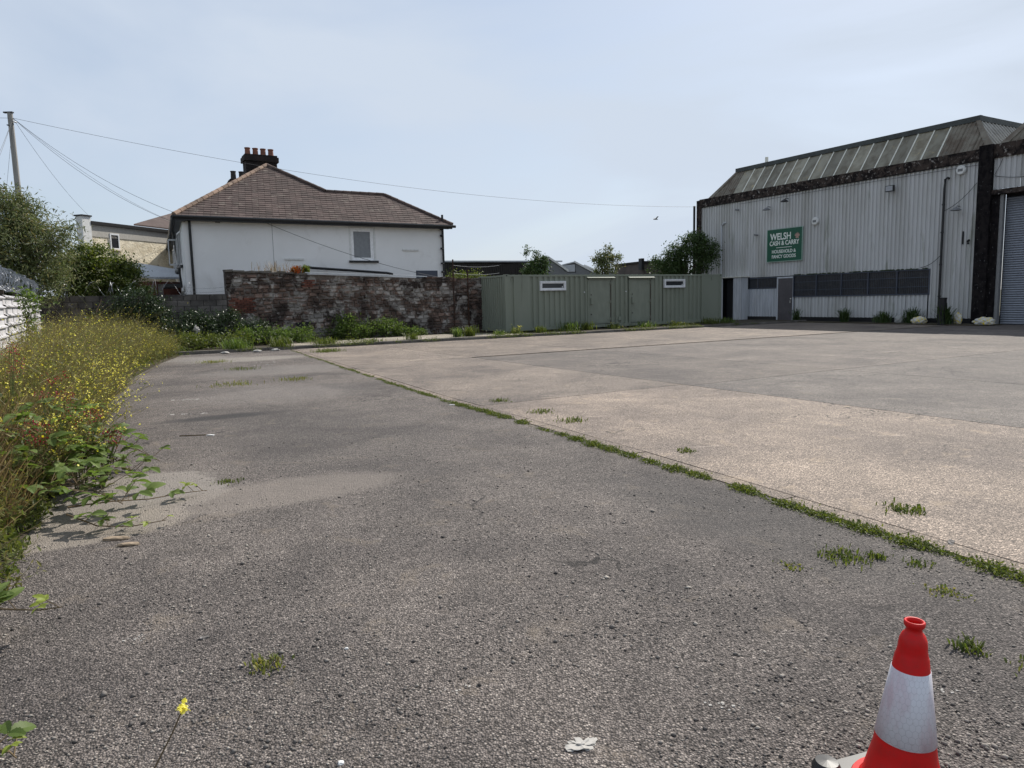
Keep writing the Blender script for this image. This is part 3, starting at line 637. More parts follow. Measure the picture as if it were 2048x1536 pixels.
order = sorted(range(len(plainst)), key=lambda i: -(plainst[i][2]*plainst[i][3])/(1+.03*plainst[i][0]) + (99 if plainst[i][1] < .45 else 0))
solo = set(order[:295]); rest = MB()
for i, (s, z, w, h, b) in enumerate(plainst):
    if i in solo: stone_mb(MB(), s, z, w, h).build('stone', mSTONE, sw)
    else: stone_mb(rest, s, z, w, h)
o = rest.build('small_stones', mSTONE, sw); o['kind'] = 'stuff'
for (zs, ze, ss, se_) in ((1.22, 1.8, .05, .87), (2.2, 2.5, 2.85, 3.2)):
    z = zs; r_ = 0
    while z < ze:
        s = ss + (.11 if r_ % 2 else 0)
        while s < se_: MB().box((s, -.03+rg.uniform(-.01, .01), z), (s+.205, .06, z+.062)).build('brick', mBRICK, sw); s += .222
        z += .075; r_ += 1
s = 0
while s < 3.0:                                                        # rough mortar capping at the tall end
    w = rg.uniform(.25, .5); MB().box((s, -.05, wtop(SW0+s)-.06), (s+w, .5, wtop(SW0+s)+rg.uniform(.0, .05)), .02, rg).build('capping_stone', mKERB, sw); s += w
s = 8.2+.05
while s < 11.2:
    w = rg.uniform(.25, .45); MB().box((s, .0, wtop(SW0+s)-.06), (s+w-.02, .45, wtop(SW0+s)+rg.uniform(-.02, .04)), .02, rg).build('capping_stone', mSTONE, sw); s += w
for i in range(6): 
    a_ = 3.0+i*.88; MB().slab([(a_, -.1, wtop(SW0+a_)-.005), (a_+.87, -.1, wtop(SW0+a_+.87)-.005), (a_+.87, .5, wtop(SW0+a_+.87)+.03), (a_, .5, wtop(SW0+a_)+.03)], (0, 0, .04)).build('coping_slab', mCOPE, sw)
MB().box((2.55, -.04, .35), (3.1, .05, .8), .03, rg).build('blocked_hole', mDARK, sw)
# steel posts
for s_, top, lab in ((13.83, 3.35, 'thin rusty steel post at the end of the pale coping'), (14.55, 2.95, 'thin rusty steel post nearer the green container')):
    t = thing('fence_post', lab, 'post', s_, SWD-.12); MB().box((-.025, -.025, 0), (.025, .025, top)).build('upright', mRUST, t); MB().box((-.05, -.05, 0), (.05, .05, .06)).build('foot_plate', mRUST, t)
# ------------------------------------------------------------------ block wall
bw = thing('block_wall', 'low grey concrete block wall behind the bushes and the yellow weeds', 'wall', -1.7, SWD)
MB().box((0, .03, 0), (6.0, .19, 1.95)).build('wall_core', mBMORT, bw)
for r_ in range(9):
    s = -.22 if r_ % 2 else 0
    while s < 6.0:
        a0, a1 = max(s, 0), min(s+.44, 6.0)
        if a1-a0 > .08: MB().box((a0+.006, rg.uniform(-.006, .006), r_*.22+.006), (a1-.006, .2, r_*.22+.212), .004, rg).build('block', mBLOCK, bw)
        s += .45
t = thing('concrete_post', 'weathered grey concrete post standing above the block wall with razor wire', 'post', 2.05, SWD-.2); MB().box((-.08, -.08, 0), (.08, .08, 2.3), .01, rg).build('shaft', mBLOCK, t); MB().slab([(-.08,-.08,2.3),(.08,-.08,2.3),(.08,.08,2.3),(-.08,.08,2.3)], (0,0,.05)).build('cap', mBLOCK, t)
# ------------------------------------------------------------------ corrugated fence
fe = thing('corrugated_fence', 'white corrugated sheet fence topped with razor wire at the left edge', 'fence', -1.7, 4.0)
def fsheet(L, rows=9, pitch=.2):
    mb = MB(); pr = []
    for i in range(rows):
        z = .1+i*pitch; pr += [(0, z), (0, z+.13), (.055, z+.15), (.055, z+.175)]
    pr.append((0, .1+rows*pitch)); vs = []
    for x, z in pr: vs += [(x, 0, z), (x, L, z)]
    for x, z in pr: vs += [(x-.006, 0, z), (x-.006, L, z)]
    n = len(pr); fs = [(2*i, 2*i+1, 2*i+3, 2*i+2) for i in range(n-1)] + [(2*n+2*i+2, 2*n+2*i+3, 2*n+2*i+1, 2*n+2*i) for i in range(n-1)] + [(2*i, 2*i+2, 2*n+2*i+2, 2*n+2*i) for i in range(n-1)] + [(2*i+1, 2*n+2*i+1, 2*n+2*i+3, 2*i+3) for i in range(n-1)]
    return mb.add(vs, fs)
fm = fsheet(1.82).mesh('fence_sheet', mFENCE)
for i in range(14): link('fence_sheet', fm, fe, (rng.uniform(-.01, .012), i*1.79, rng.uniform(-.012, .012)+.04-(13-i)*.02))
for i in range(9): MB().box((-.13, i*3.0, 0), (-.04, i*3.0+.09, 1.95)).build('fence_post', mBARK, fe)
# razor wire
def coil(name, label, p0, p1, r, pitch, seed, jit=.05, wr=.0045, barb=True, group=None):
    rr = random.Random(seed); p0, p1 = Vector(p0), Vector(p1); L = (p1-p0).length; ax = (p1-p0)/L; u = ax.cross(Vector((0, 0, 1))).normalized(); w = Vector((0, 0, 1)); mb = MB(); pts = []
    n = int(L/pitch*14); ph = 0
    for i in range(n+1):
        k = i/n; a_ = i/14*2*math.pi; q = r*(1+.18*math.sin(i*.05+seed)) + rr.uniform(-jit, jit)*.4; off = .06*math.sin(i*.021)
        pts.append(p0 + ax*(L*k + pitch*.9*math.sin(i*.11)) + u*(math.cos(a_)*q*.9+off) + w*(math.sin(a_)*q))
    mb.tube(pts, wr, 3)
    if barb:
        for i in range(0, n, 2):
            p = pts[i]; t = (pts[i+1]-p).normalized(); sd = Vector((rr.uniform(-1, 1), rr.uniform(-1, 1), rr.uniform(-1, 1))).normalized()*.022
            mb.add([p-t*.02, p+t*.02, p+sd, p-sd], [(0, 2, 1), (0, 1, 3)])
    t = link(name, mb.mesh(name, mWIRE), None, None, 0, label, 'razor wire', group); return t
coil('razor_wire', 'dense silver razor wire coil on top of the white corrugated fence', G(-1.7, 10, 2.2), G(-1.7, 29, 2.18), .2, .13, 2)
coil('razor_wire', 'loose razor wire loops on the block wall beside the dark bushes', G(-1.6, 29.05, 2.2), G(2.0, 29.05, 2.22), .26, .34, 7, .08)
coil('razor_wire', 'few wide wire loops on the block wall right of the concrete post', G(2.1, 29.05, 2.18), G(3.0, 29.05, 2.2), .28, .45, 9, .08)
bwm = MB(); r3 = random.Random(8)
for z in (2.1, 2.25):
    pts = sag(G(2.9, 29.15, z), G(4.3, 29.15, z), .06, 20); bwm.tube(pts, .004, 3)
    for p in pts[::1]: sd = Vector((r3.uniform(-1, 1), r3.uniform(-1, 1), r3.uniform(-1, 1)))*.03; bwm.tube([p-sd, p+sd], .003, 3)
link('barbed_wire', bwm.mesh('barbed_wire', mWIRE), None, None, 0, 'slack barbed wire over the low wall in front of the white house', 'barbed wire')
bwm = MB()
for z in (2.75, 3.1):
    pts = sag(G(13.83, 28.98, z), G(16.2, 29.0, z), .08, 20); bwm.tube(pts, .006, 3)
link('barbed_wire', bwm.mesh('barbed_wire', mWIRE), None, None, 0, 'thin wire strands strung between the rusty steel posts', 'wire')

# ------------------------------------------------------------------ white house
HS, HD = 3.2, 31.6
ho = thing('white_house', 'white rendered house with brown hipped tile roof and tall dark chimney stack', 'house', HS, HD)
K = .065
def hp(s, d, z): return (s-HS, d-HD, z)
EZ = 5.1; WE = 14.62
# front wall with opening
ws0, ws1, wz0, wz1 = 10.07, 11.13, 3.42, 4.86
fwm = MB()
for a0, a1, z0, z1 in ((HS, ws0, 0, EZ), (ws1, WE, 0, EZ), (ws0, ws1, 0, wz0), (ws0, ws1, wz1, EZ)): fwm.box(hp(a0, HD, z0), hp(a1, HD+.3, z1))
fwm.build('front_wall', mREND, ho)
MB().slab([hp(HS, HD+.31, 0), hp(HS+K*18, HD+18, 0), hp(HS+K*18, HD+18, EZ), hp(HS, HD+.31, EZ)], (.28, 0, 0)).build('side_wall', mREND, ho)
MB().box(hp(WE-.3, HD+.31, 0), hp(WE, HD+4.9, EZ)).build('side_wall', mREND, ho)
MB().box(hp(HS+.35, HD+4.6, 0), hp(WE-.3, HD+4.9, EZ)).build('rear_wall', mREND, ho)
wd = MB(); b = .07
for q in ((ws0, HD-.0, wz0, ws1, wz0+b), (ws0, HD, wz1-b, ws1, wz1), (ws0, HD, wz0+b, ws0+b, wz1-b), (ws1-b, HD, wz0+b, ws1, wz1-b)): wd.box(hp(q[0]+.0, HD+.03, q[2]), hp(q[3], HD+.12, q[4]))
for q in ((ws0+b, wz0+b, ws1-b, wz0+2*b), (ws0+b, wz1-2*b, ws1-b, wz1-b), (ws0+b, wz0+2*b, ws0+2*b, wz1-2*b), (ws1-2*b, wz0+2*b, ws1-b, wz1-2*b)): wd.box(hp(q[0], HD+.055, q[1]), hp(q[2], HD+.13, q[3]))
hw = wd.build('window', plain('bright_frame', (.86,.86,.86), .35), ho)
for q in ((ws0-.09, wz0, ws0, wz1+.09), (ws1, wz0, ws1+.09, wz1+.09), (ws0, wz1, ws1, wz1+.09)): MB().box(hp(q[0], HD-.012, q[1]), hp(q[2], HD-.0, q[3])).build('window_surround', mWHITEP, ho)
MB().box(hp(ws0+.14, HD+.09, wz0+.14), hp(ws1-.14, HD+.1, wz1-.14)).build('pane', plain('grey_pane', (.2,.21,.22), .25, 0, .5), hw)
MB().box(hp(ws0-.13, HD-.1, wz0-.09), hp(ws1+.17, HD-.0, wz0-.0)).build('window_sill', mBLACK, ho)
MB().box(hp(7.1, HD-.06, 3.43), hp(7.93, HD-.0, 3.5)).build('vent_cover', mWHITEP, ho); MB().box(hp(12.5, HD-.06, 3.9), hp(13.3, HD-.0, 3.97)).build('vent_cover', mWHITEP, ho)
MB().box(hp(13.15, HD-.02, 2.6), hp(14.25, HD-.0, 2.98)).build('grey_board', mBLUEG, ho); MB().box(hp(4.43, HD-.02, 4.9), hp(4.62, HD-.0, 5.02)).build('air_brick', mFARG, ho)
MB().box(hp(6.66, HD-.006, 2), hp(6.675, HD-.0, 5.08)).build('render_joint', mFARG, ho)
MB().tube([hp(3.45, HD-.08, 1), hp(3.45, HD-.08, 5.0)], .05, 8).build('drainpipe', mBLACK, ho)
dp = MB(); dp.tube([hp(14.55, HD-.1, 1), hp(14.55, HD-.1, 5.6)], .055, 8)
for z in (2.9, 3.3, 4.0, 4.6, 4.9): dp.tube([hp(14.52, HD-.14, z), hp(14.4, HD-.14, z+.02)], .05, 6)
dp.build('drainpipe', mBLACK, ho)
MB().tube([hp(7.95, HD-.25, 3.12), hp(8.2, HD-.25, 3.08), hp(11.6, HD-.25, 2.86), hp(11.9, HD-.2, 2.8)], .06, 6).build('gutter', mBLACK, ho)
# eaves
x0, x1, y0 = 2.88, 14.94, 31.2
MB().box(hp(x0+.02, y0-.02, EZ-.18), hp(x1-.02, y0+.06, EZ-.0)).build('fascia_board', mBLACK, ho)
MB().tube([hp(x0-.05, y0-.07, EZ-.05), hp(x1+.12, y0-.07, EZ-.07)], .065, 8).build('gutter', mBLACK, ho)
MB().box(hp(x0+.05, y0+.06, EZ-.16), hp(x1-.05, HD-.0, EZ-.13)).build('soffit', mBLACK, ho)
YB = 50.0
def lx(d): return x0 + K*(d-y0)
MB().slab([hp(lx(y0), y0, EZ-.16), hp(lx(YB), YB, EZ-.16), hp(lx(YB)+.4, YB, EZ-.16), hp(lx(y0)+.4, y0, EZ-.16)], (0, 0, -.04)).build('soffit', mBLACK, ho)
MB().tube([hp(lx(y0)-.06, y0, EZ-.06), hp(lx(YB)-.06, YB, EZ-.06)], .07, 6).build('gutter', mBLACK, ho)
MB().slab([hp(lx(y0), y0, EZ-.2), hp(lx(YB), YB, EZ-.2), hp(lx(YB), YB, EZ), hp(lx(y0), y0, EZ)], (.03, 0, 0)).build('fascia_board', mBLACK, ho)
# roof planes
tp = math.tan(R(33)); AX = (x0+4.6, y0+4.6); RZ = EZ+4.6*tp
wr = y0+2.45; WZ = EZ+2.45*tp; jx = AX[0]+2.15; wx = x1-2.45
rb = MB()
rb.slab([hp(x0, y0, EZ), hp(x1, y0, EZ), hp(wx, wr, WZ), hp(jx, wr, WZ), hp(*AX, RZ)], (0, .03, -.05))
rb.slab([hp(x0, y0, EZ), hp(*AX, RZ), hp(AX[0], YB, RZ), hp(lx(YB), YB, EZ)], (.03, 0, -.05))
rb.slab([hp(*AX, RZ), hp(jx, wr, WZ), hp(x0+9.2, y0+4.9, EZ), hp(x0+9.2, YB, EZ), hp(AX[0], YB, RZ)], (-.02, 0, -.05))
rb.slab([hp(x1, y0, EZ), hp(x1, y0+4.9, EZ), hp(wx, wr, WZ)], (-.03, 0, -.05)); rb.slab([hp(jx, wr, WZ), hp(wx, wr, WZ), hp(x1, y0+4.9, EZ), hp(x0+9.2, y0+4.9, EZ)], (0, -.03, -.05))
rb.build('roof', mTILE, ho)
# tiles on the front slope: course by course
cp = math.cos(R(33)); sp_ = math.sin(R(33)); gauge = .2; tw = .27; r4 = random.Random(4)
tile_sp = []
row = 0
while True:
    w = row*gauge; yy = w*cp
    if yy > 4.45: break
    xl = x0+yy; xr = (x1-yy) if yy <= 2.45 else (jx - (yy-2.45))
    x = xl - (row % 2)*tw/2
    while x < xr:
        a0, a1 = max(x, xl), min(x+tw, xr)
        if a1-a0 > .06: tile_sp.append((a0, a1, w))
        x += tw
    row += 1
def tile_mb(mb, a0, a1, w, o=(0, 0, 0)):
    t = .022 + r4.uniform(-.004, .006); g_ = .004; ln = gauge+.05; j = r4.uniform(-.01, .01)
    def P(x, q, n): return hp(x, y0 + q*cp - n*sp_, EZ + q*sp_ + n*cp)
    v = [P(a0+g_, w-.02+j, .008), P(a1-g_, w-.02+j, .008), P(a1-g_, w-.02+j, .008+t), P(a0+g_, w-.02+j, .008+t), P(a0+g_, w+ln, .006), P(a1-g_, w+ln, .006)]
    return mb.add(v, [(0,1,2,3), (3,2,5,4), (0,3,4), (1,5,2)])
tile_sp.sort(key=lambda q: q[0]*.5 + q[2]); restt = MB()
for i, q in enumerate(tile_sp):
    if i < 295: tile_mb(MB(), *q).build('roof_tile', mTILE, ho)
    else: tile_mb(restt, *q)
# the remaining tiles need per-island variation
mTILE2 = bpy.data.materials.get('brown_roof_tile').copy(); mTILE2.name = 'brown_roof_tile_mass'
for nd in list(mTILE2.node_tree.nodes):
    if nd.type == 'OBJECT_INFO':
        ge = mTILE2.node_tree.nodes.new('ShaderNodeNewGeometry')
        for lk in list(mTILE2.node_tree.links):
            if lk.from_node == nd: mTILE2.node_tree.links.new(ge.outputs['Random Per Island'], lk.to_socket)
o = restt.build('remaining_tiles', mTILE2, ho); o['kind'] = 'stuff'
def hipline(A, B, mat, r=.1, step=.36):
    A, B = Vector(A), Vector(B); L = (B-A).length; n = int(L/step)
    for i in range(n):
        a_ = A.lerp(B, i/n); b_ = A.lerp(B, (i+1)/n - .012/L)
        MB().tube([a_, b_], [r*1.08, r*.98], 8).build('ridge_tile', mat, ho)
hipline(hp(x0, y0, EZ+.03), hp(*AX, RZ+.03), mHIP); hipline(hp(*AX, RZ+.03), hp(jx, wr, WZ+.04), mHIPD, .09); hipline(hp(jx, wr, WZ+.03), hp(wx, wr, WZ+.03), mHIPD, .085); hipline(hp(x1, y0, EZ+.03), hp(wx, wr, WZ+.03), mHIPD, .085)
hipline(hp(AX[0], AX[1]+.3, RZ+.03), hp(AX[0], 44, RZ+.03), mHIPD)
# chimneys
def chimney(sc, dc, w, dp_, z1, pots, mat_pot, ph=.42, pr=.13):
    c_ = MB().box(hp(sc-w/2, dc-dp_/2, 6.5), hp(sc+w/2, dc+dp_/2, z1-.32)).build('chimney', mSOOT, ho)
    MB().box(hp(sc-w/2-.08, dc-dp_/2-.08, z1-.32), hp(sc+w/2+.08, dc+dp_/2+.08, z1-.1), .01, r4).build('corbel', mSOOT, c_)
    MB().box(hp(sc-w/2-.03, dc-dp_/2-.03, z1-.1), hp(sc+w/2+.03, dc+dp_/2+.03, z1)).build('chimney_cap', mSOOT, c_)
    for i in range(pots):
        px_ = sc - w/2 + w*(i+.5)/pots
        MB().lathe([(0, 0), (pr*1.15, 0), (pr*1.1, .06), (pr, .1), (pr*.92, ph-.06), (pr*1.08, ph-.04), (pr*1.08, ph), (pr*.8, ph), (pr*.75, ph-.2), (0, ph-.2)], 16, hp(px_, dc, z1)).build('chimney_pot', mat_pot, c_, smooth=False)
    z = 7.0; r_ = 0
    while z < z1-.34:                                                 # brick courses
        x = sc-w/2 + (.11 if r_ % 2 else 0)
        while x < sc+w/2-.1:
            MB().box(hp(x+.005, dc-dp_/2-.018, z), hp(min(x+.215, sc+w/2), dc-dp_/2+.02, z+.066)).build('brick', mSOOT, c_) if z > 7.9 else None
            x += .225
        z += .075; r_ += 1
chimney(7.42, 37.0, 1.45, .8, 8.74, 4, mPOT, .36)
chimney(7.85, 44.5, 1.35, .8, 8.75, 3, mPOTD, .5, .15)
# side windows on the left flank
def side(d, z0, z1, w, name='window'):
    xx = HS + K*(d-HD) - HS
    f_ = MB(); y = d-HD; b = .07
    for q in ((0, z0, w, z0+b), (0, z1-b, w, z1), (0, z0, b, z1), (w-b, z0, w, z1), (w/2-b/2, z0, w/2+b/2, z1)): f_.box((xx-.05, y+q[0], q[1]), (xx+.02, y+q[2], q[3]))
    h_ = f_.build(name, mWHITE, ho); MB().box((xx-.012, y+b, z0+b), (xx-.002, y+w-b, z1-b)).build('pane', mPANE, h_); MB().box((xx-.14, y-.1, z0-.09), (xx-.0, y+w+.1, z0)).build('window_sill', mBLACK, ho)
side(33.6, 3.3, 4.75, 1.5); side(37.0, 3.3, 4.75, 1.5); side(40.4, 3.3, 4.75, 1.5); side(43.5, 3.3, 4.75, 1.5); side(33.4, 1.2, 2.2, 1.3)
ow = MB(); ow.box((-.3, 3.4, 3.35), (-.26, 3.44, 4.5)).box((.02, 3.4, 3.35), (.06, 3.44, 4.5)).box((-.3, 3.4, 3.35), (.06, 3.44, 3.42)).box((-.3, 3.4, 4.43), (.06, 3.44, 4.5)); ow.build('open_casement', mWHITE, ho)
MB().box((-.7, 1.6, 2.35), (-.0, 4.2, 2.5)).build('bay_roof', mBLACK, ho)
MB().tube([(.25, 4.6, 2.4), (.25-.2, 4.6, 5.0)], .05, 6).build('drainpipe', mBLACK, ho)
MB().tube(sag(hp(6.4, HD-.15, 4.95), hp(14.1, HD-1.3, 2.55), .25), .009, 4).build('cable', mCABLE, ho)

# ------------------------------------------------------------------ cream building at the left
cr = thing('cream_building', 'cream rough rendered building with white end parapet behind the elder bush', 'building', loc=(-22.2, 38.0, 0), rz=-math.atan2(.29, .957))
# local y runs away along the wall, x to the right
MB().box((-.6, .3, 0), (0, 9, 5.9)).build('wall', mCREAM, cr)
MB().box((-.3, -.25, 3), (.12, .28, 6.35)).build('parapet', mWHITEP, cr); MB().box((-.38, -.3, 6.35), (.18, .33, 6.42)).build('parapet_cap', mBLACK, cr)
MB().slab([(-.7, .3, 6.02), (.16, .3, 5.98), (.16, 9, 5.98), (-.7, 9, 6.02)], (0, 0, .16)).build('eaves', mBLACK, cr)
MB().box((.0, .3, 5.35), (.03, 9, 5.97)).build('painted_band', plain('band_grey', (.42,.4,.36), .8), cr)
MB().slab([(.16, 3.1, 6.16), (.16, 14, 6.16), (-2.3, 14, 7.75), (-2.3, 9.6, 7.75)], (0, 0, .08)).build('roof', mTILE, cr)
f_ = MB()
for q in ((0, 4.75, .62, 4.82), (0, 5.52, .62, 5.6), (0, 4.82, .07, 5.52), (.55, 4.82, .62, 5.52)): f_.box((-.01, 1.5+q[0], q[1]), (.06, 1.5+q[2], q[3]))
cw = f_.build('window', mWHITE, cr); MB().box((0.003, 1.57, 4.82), (.03, 2.05, 5.52)).build('pane', mPANE, cw); MB().box((0.002, 1.45, 4.68), (.12, 2.2, 4.75)).build('window_sill', mCREAM, cr)
ls = thing('lean_to_shed', 'low outbuilding with pale ribbed sheet roof and brick wall behind the wire loops', 'shed', loc=(-18.6, 34.2, 0), rz=-math.atan2(.29, .957)+.1)
MB().box((-3, 0, 0), (1.9, 5, 2.75)).build('wall', mBRICK, ls)
MB().slab([(-3, -.1, 3.6), (-3, 5.2, 3.9), (2.0, 5.2, 3.0), (2.0, -.1, 2.85)], (0, 0, .06)).build('roof', mFARL, ls)
rr_ = MB()
for i in range(26): k = i/25; rr_.tube([(-3, -.1+5.3*k, 3.68+.3*k), (2.0, -.1+5.3*k, 2.93+.15*k)], .03, 4)
rr_.build('roof_ribs', mFARL, ls)

# ------------------------------------------------------------------ far sheds
fs_ = thing('long_dark_shed', 'long dark shed with pale roof edge far behind the stone wall', 'shed', loc=(-6.0, 56.0, 0), rz=math.atan2(6, 9))
MB().box((0, 0, 0), (12.6, 8, 4.5)).build('wall', mFARW, fs_)
MB().slab([(-.1, -.15, 4.55), (12.7, -.15, 4.7), (12.7, 8, 4.9), (-.1, 8, 4.75)], (0, 0, .12)).build('roof_edge', mFARL, fs_)
rr_ = MB()
for i in range(60): rr_.box((.1+i*.208, -.05, .2), (.16+i*.208, -.0, 4.5))
rr_.build('wall_ribs', mFARW, fs_)
def tooth(x, y, w, zt, zb, label, dep=6):
    t = thing('sawtooth_shed', label, 'shed', loc=(x, y, 0), rz=R(8))
    MB().box((-w*.8, 0, 0), (w, dep, zb)).build('wall', mFARG, t)
    MB().slab([(0, 0, zb), (0, dep, zb), (0, dep, zt), (0, 0, zt)], (.08, 0, 0)).build('upright_face', mFARW, t)
    MB().slab([(-.0, -.1, zt), (w, -.1, zb), (w, dep, zb), (-.0, dep, zt)], (0, 0, .1)).build('roof', mFARL, t)
    MB().slab([(0.02, -.0, zb), (w-.1, -.0, zb), (0.02, -.0, zt-.05)], (0, .1, 0)).build('gable', mFARG, t)
    MB().slab([(-.1, -.12, zt-.02), (w+.1, -.12, zb-.02), (w+.1, -.12, zb+.16), (-.1, -.12, zt+.16)], (0, .06, 0)).build('verge_board', mWHITEP, t)
    MB().slab([(-w*.8, -.02, zb+.1), (0, -.02, zb+.1), (0, -.02, zt-.2), (-w*.8, -.02, zt-.3)], (0, .1, 0)).build('side_sheet', mFARL, t)
tooth(3.35, 60, 1.5, 4.9, 3.75, 'pale sawtooth roof right behind the slim leafy tree'); tooth(6.4, 70, 1.7, 5.0, 4.0, 'smaller sawtooth roof farther back between the two trees'); tooth(8.0, 76, 1.6, 4.9, 4.1, 'farthest sawtooth roof beside the round tree')
ll = thing('low_flat_building', 'long low flat building on the skyline left of the big bush', 'building', loc=(10.5, 84, 0), rz=.1)
MB().box((-3, 0, 0), (8.5, 6, 4.15)).build('wall', mFARG, ll); MB().box((-3.1, -.1, 4.15), (8.6, 6.1, 4.3)).build('roof_edge', mFARL, ll); MB().box((1, 1, 4.3), (2.2, 2, 4.55)).build('roof_unit', mFARG, ll); MB().box((4, 1, 4.3), (6.2, 2, 4.5)).build('roof_unit', mFARG, ll)
bb = thing('brown_outbuilding', 'small dark brown building corner beside the big bush', 'building', loc=(8.95, 48, 0), rz=R(20))
MB().box((0, 0, 0), (3.5, 4, 3.75)).build('wall', weathered('brown_render', (.12,.1,.09), (.07,.06,.055)), bb); MB().box((-.25, -.2, 3.3), (-.05, .2, 4.05)).build('gutter_end', mBLACK, bb); MB().box((-.1, -.1, 3.75), (3.6, 4, 3.88)).build('roof', mFARW, bb)
# pole with wires
pl = thing('telegraph_pole', 'tall wooden telegraph pole with many wires behind the left tree', 'pole', loc=(-20.15, 30, 0), rz=0)
MB().tube([(.05, 0, 0), (0, 0, 9.5)], [.14, .1], 10).build('shaft', mPOLE, pl); MB().box((-.24, -.06, 9.5), (.13, .06, 9.55)).build('pole_cap', mBLACK, pl)
ptop = Vector((-20.15, 30, 9.3)); MB().tube([(-.05, -.16, 9.0), (-.05, .16, 9.0)], .03, 6).tube([(.16, -.1, 9.15), (.16, .1, 9.15)], .03, 6).build('wire_hook', mWIRE, pl)
ends = [((G(WS, WD+16.3, 6.95)), .9, 'long overhead wire from the pole to the warehouse corner'), (G(2.95, 31.3, 5.2), .35, 'wire from the pole to the eaves of the white house'), (G(3.0, 33.5, 5.1), .45, 'wire sagging from the pole to the side of the white house'),
        ((-19.7, 45, 6.4), .6, 'wire from the pole to the brown roof behind'), ((-22.1, 38.5, 6.3), .3, 'wire from the pole to the cream building'), ((-19.3, 26.0, 5.2), .25, 'steep wire going down behind the left tree'), ((-20.3, 29, 4.5), .05, 'second steep wire near the pole shaft'), ((-19.0, 25.4, 4.6), .3, 'lowest steep wire from the pole top'), ((-30, 22, 9.3), .4, 'wire leaving the pole top to the left')]
for e_, k, lab in ends:
    st = ptop + Vector((.1, 0, -.0)); link('overhead_wire', MB().tube(sag(st, e_, k, 40), .0065, 4).mesh('overhead_wire', mCABLE), None, None, 0, lab, 'wire')
bd = thing('bird', 'small dark bird flying in the sky above the container', 'bird', loc=(12.2, 60, 7.85), rz=.2)
MB().tube([(-.2, 0, 0), (0, 0, .03), (.22, 0, 0)], [.02, .06, .02], 6).build('body', mFARG, bd); MB().slab([(-.05, 0, .03), (.08, 0, .03), (.1, .4, .16), (-.02, .42, .16)], (0, 0, .01)).build('wing', mFARG, bd); MB().slab([(-.05, 0, .03), (-.02, -.42, .2), (.1, -.4, .2), (.08, 0, .03)], (0, 0, .01)).build('wing', mFARG, bd)

# ------------------------------------------------------------------ vegetation
def leafset(P, size, rg, up=.35, asp=.45, D=None, droop=0):
    """diamond leaves folded along the midrib. P (n,3) -> V,F"""
    n = len(P); D = rg.normal(size=(n, 3)) if D is None else D
    D[:, 2] -= droop; D /= np.linalg.norm(D, axis=1)[:, None]
    N = rg.normal(size=(n, 3)); N[:, 2] += up*3; S = np.cross(D, N); S /= (np.linalg.norm(S, axis=1)[:, None]+1e-9); N = np.cross(S, D)
    L = size*rg.uniform(.6, 1.3, size=n)[:, None] if np.isscalar(size) else size[:, None]
    A = P; B = P + D*L; Cc = P + D*L*.45
    V = np.stack([A, Cc + S*L*asp/2 + N*L*.07, B, Cc - S*L*asp/2 + N*L*.07], 1).reshape(-1, 3)
    i = np.arange(n)*4; F = np.concatenate([np.stack([i, i+1, i+2], 1), np.stack([i, i+2, i+3], 1)]); return V, F
def blob_pts(clumps, n, rg, sub=.28, nsub=40):
    """clumps: (x,y,z,rx,ry,rz). points gathered in small bunches spread through each ellipsoid, denser outside"""
    out = []; cent = []
    vol = np.array([c[3]*c[4]*c[5] for c in clumps])**.7; vol /= vol.sum()
    for c, v in zip(clumps, vol):
        k = max(3, int(nsub*v*len(clumps))); u = rg.normal(size=(k, 3)); u /= np.linalg.norm(u, axis=1)[:, None]; rr = rg.uniform(.45, 1.05, size=k)[:, None]
        ce = np.array(c[:3]) + u*rr*np.array(c[3:6]); cent.append(ce)
        m = int(n*v); pick = rg.integers(0, k, m); sc = rg.uniform(.5, 1.4, size=k)[pick][:, None]*sub
        out.append(ce[pick] + rg.normal(size=(m, 3))*sc*np.array([1, 1, .75]))
    return np.concatenate(out), np.concatenate(cent)
def shrub(name, label, cat, x, y, clumps, n, leaf, mat, seed, z0=0, sub=.25, nsub=45, trunk=True, asp=.45, up=.35, group=None, flowers=None, limb=.03, lname='foliage', droop=0, zmin=.02):
    rg = np.random.default_rng(seed); t = thing(name, label, cat, loc=(x, y, z0), rz=0, group=group)
    P, ce = blob_pts(clumps, n, rg, sub, nsub); P = P[P[:, 2] > zmin]
    V, F = leafset(P, leaf, rg, up, asp, droop=droop); o = link(lname, npmesh(lname, V, F, mat), t)
    if trunk:
        mb = MB(); top = max(c[2] for c in clumps)
        b0 = Vector((0, 0, 0))
        for i, q in enumerate(ce[::max(1, len(ce)//26)]):
            q = Vector(q); m_ = Vector((q.x*.35+rg.normal()*.05, q.y*.35+rg.normal()*.05, q.z*.5)); mb.tube([Vector((rg.normal()*.06, rg.normal()*.06, -.05)), m_, q], [limb, limb*.7, limb*.25], 5)
        mb.build('trunk' if cat == 'tree' else 'stems', mBARK, t)
    if flowers:
        fm, fn, fs2 = flowers; k = rg.choice(len(P), fn, replace=False); Q = P[k]; c0 = np.mean(P, 0); Q = Q[(Q[:, 1] < c0[1]+.3)]
        Q = Q + np.array([0, -.08, .06]); QQ = np.repeat(Q, 7, 0) + rg.normal(size=(len(Q)*7, 3))*np.array([.06, .06, .02])
        V, F = leafset(QQ, fs2, rg, 1.2, .9); link('blossom', npmesh('blossom', V, F, fm), t)
    return t
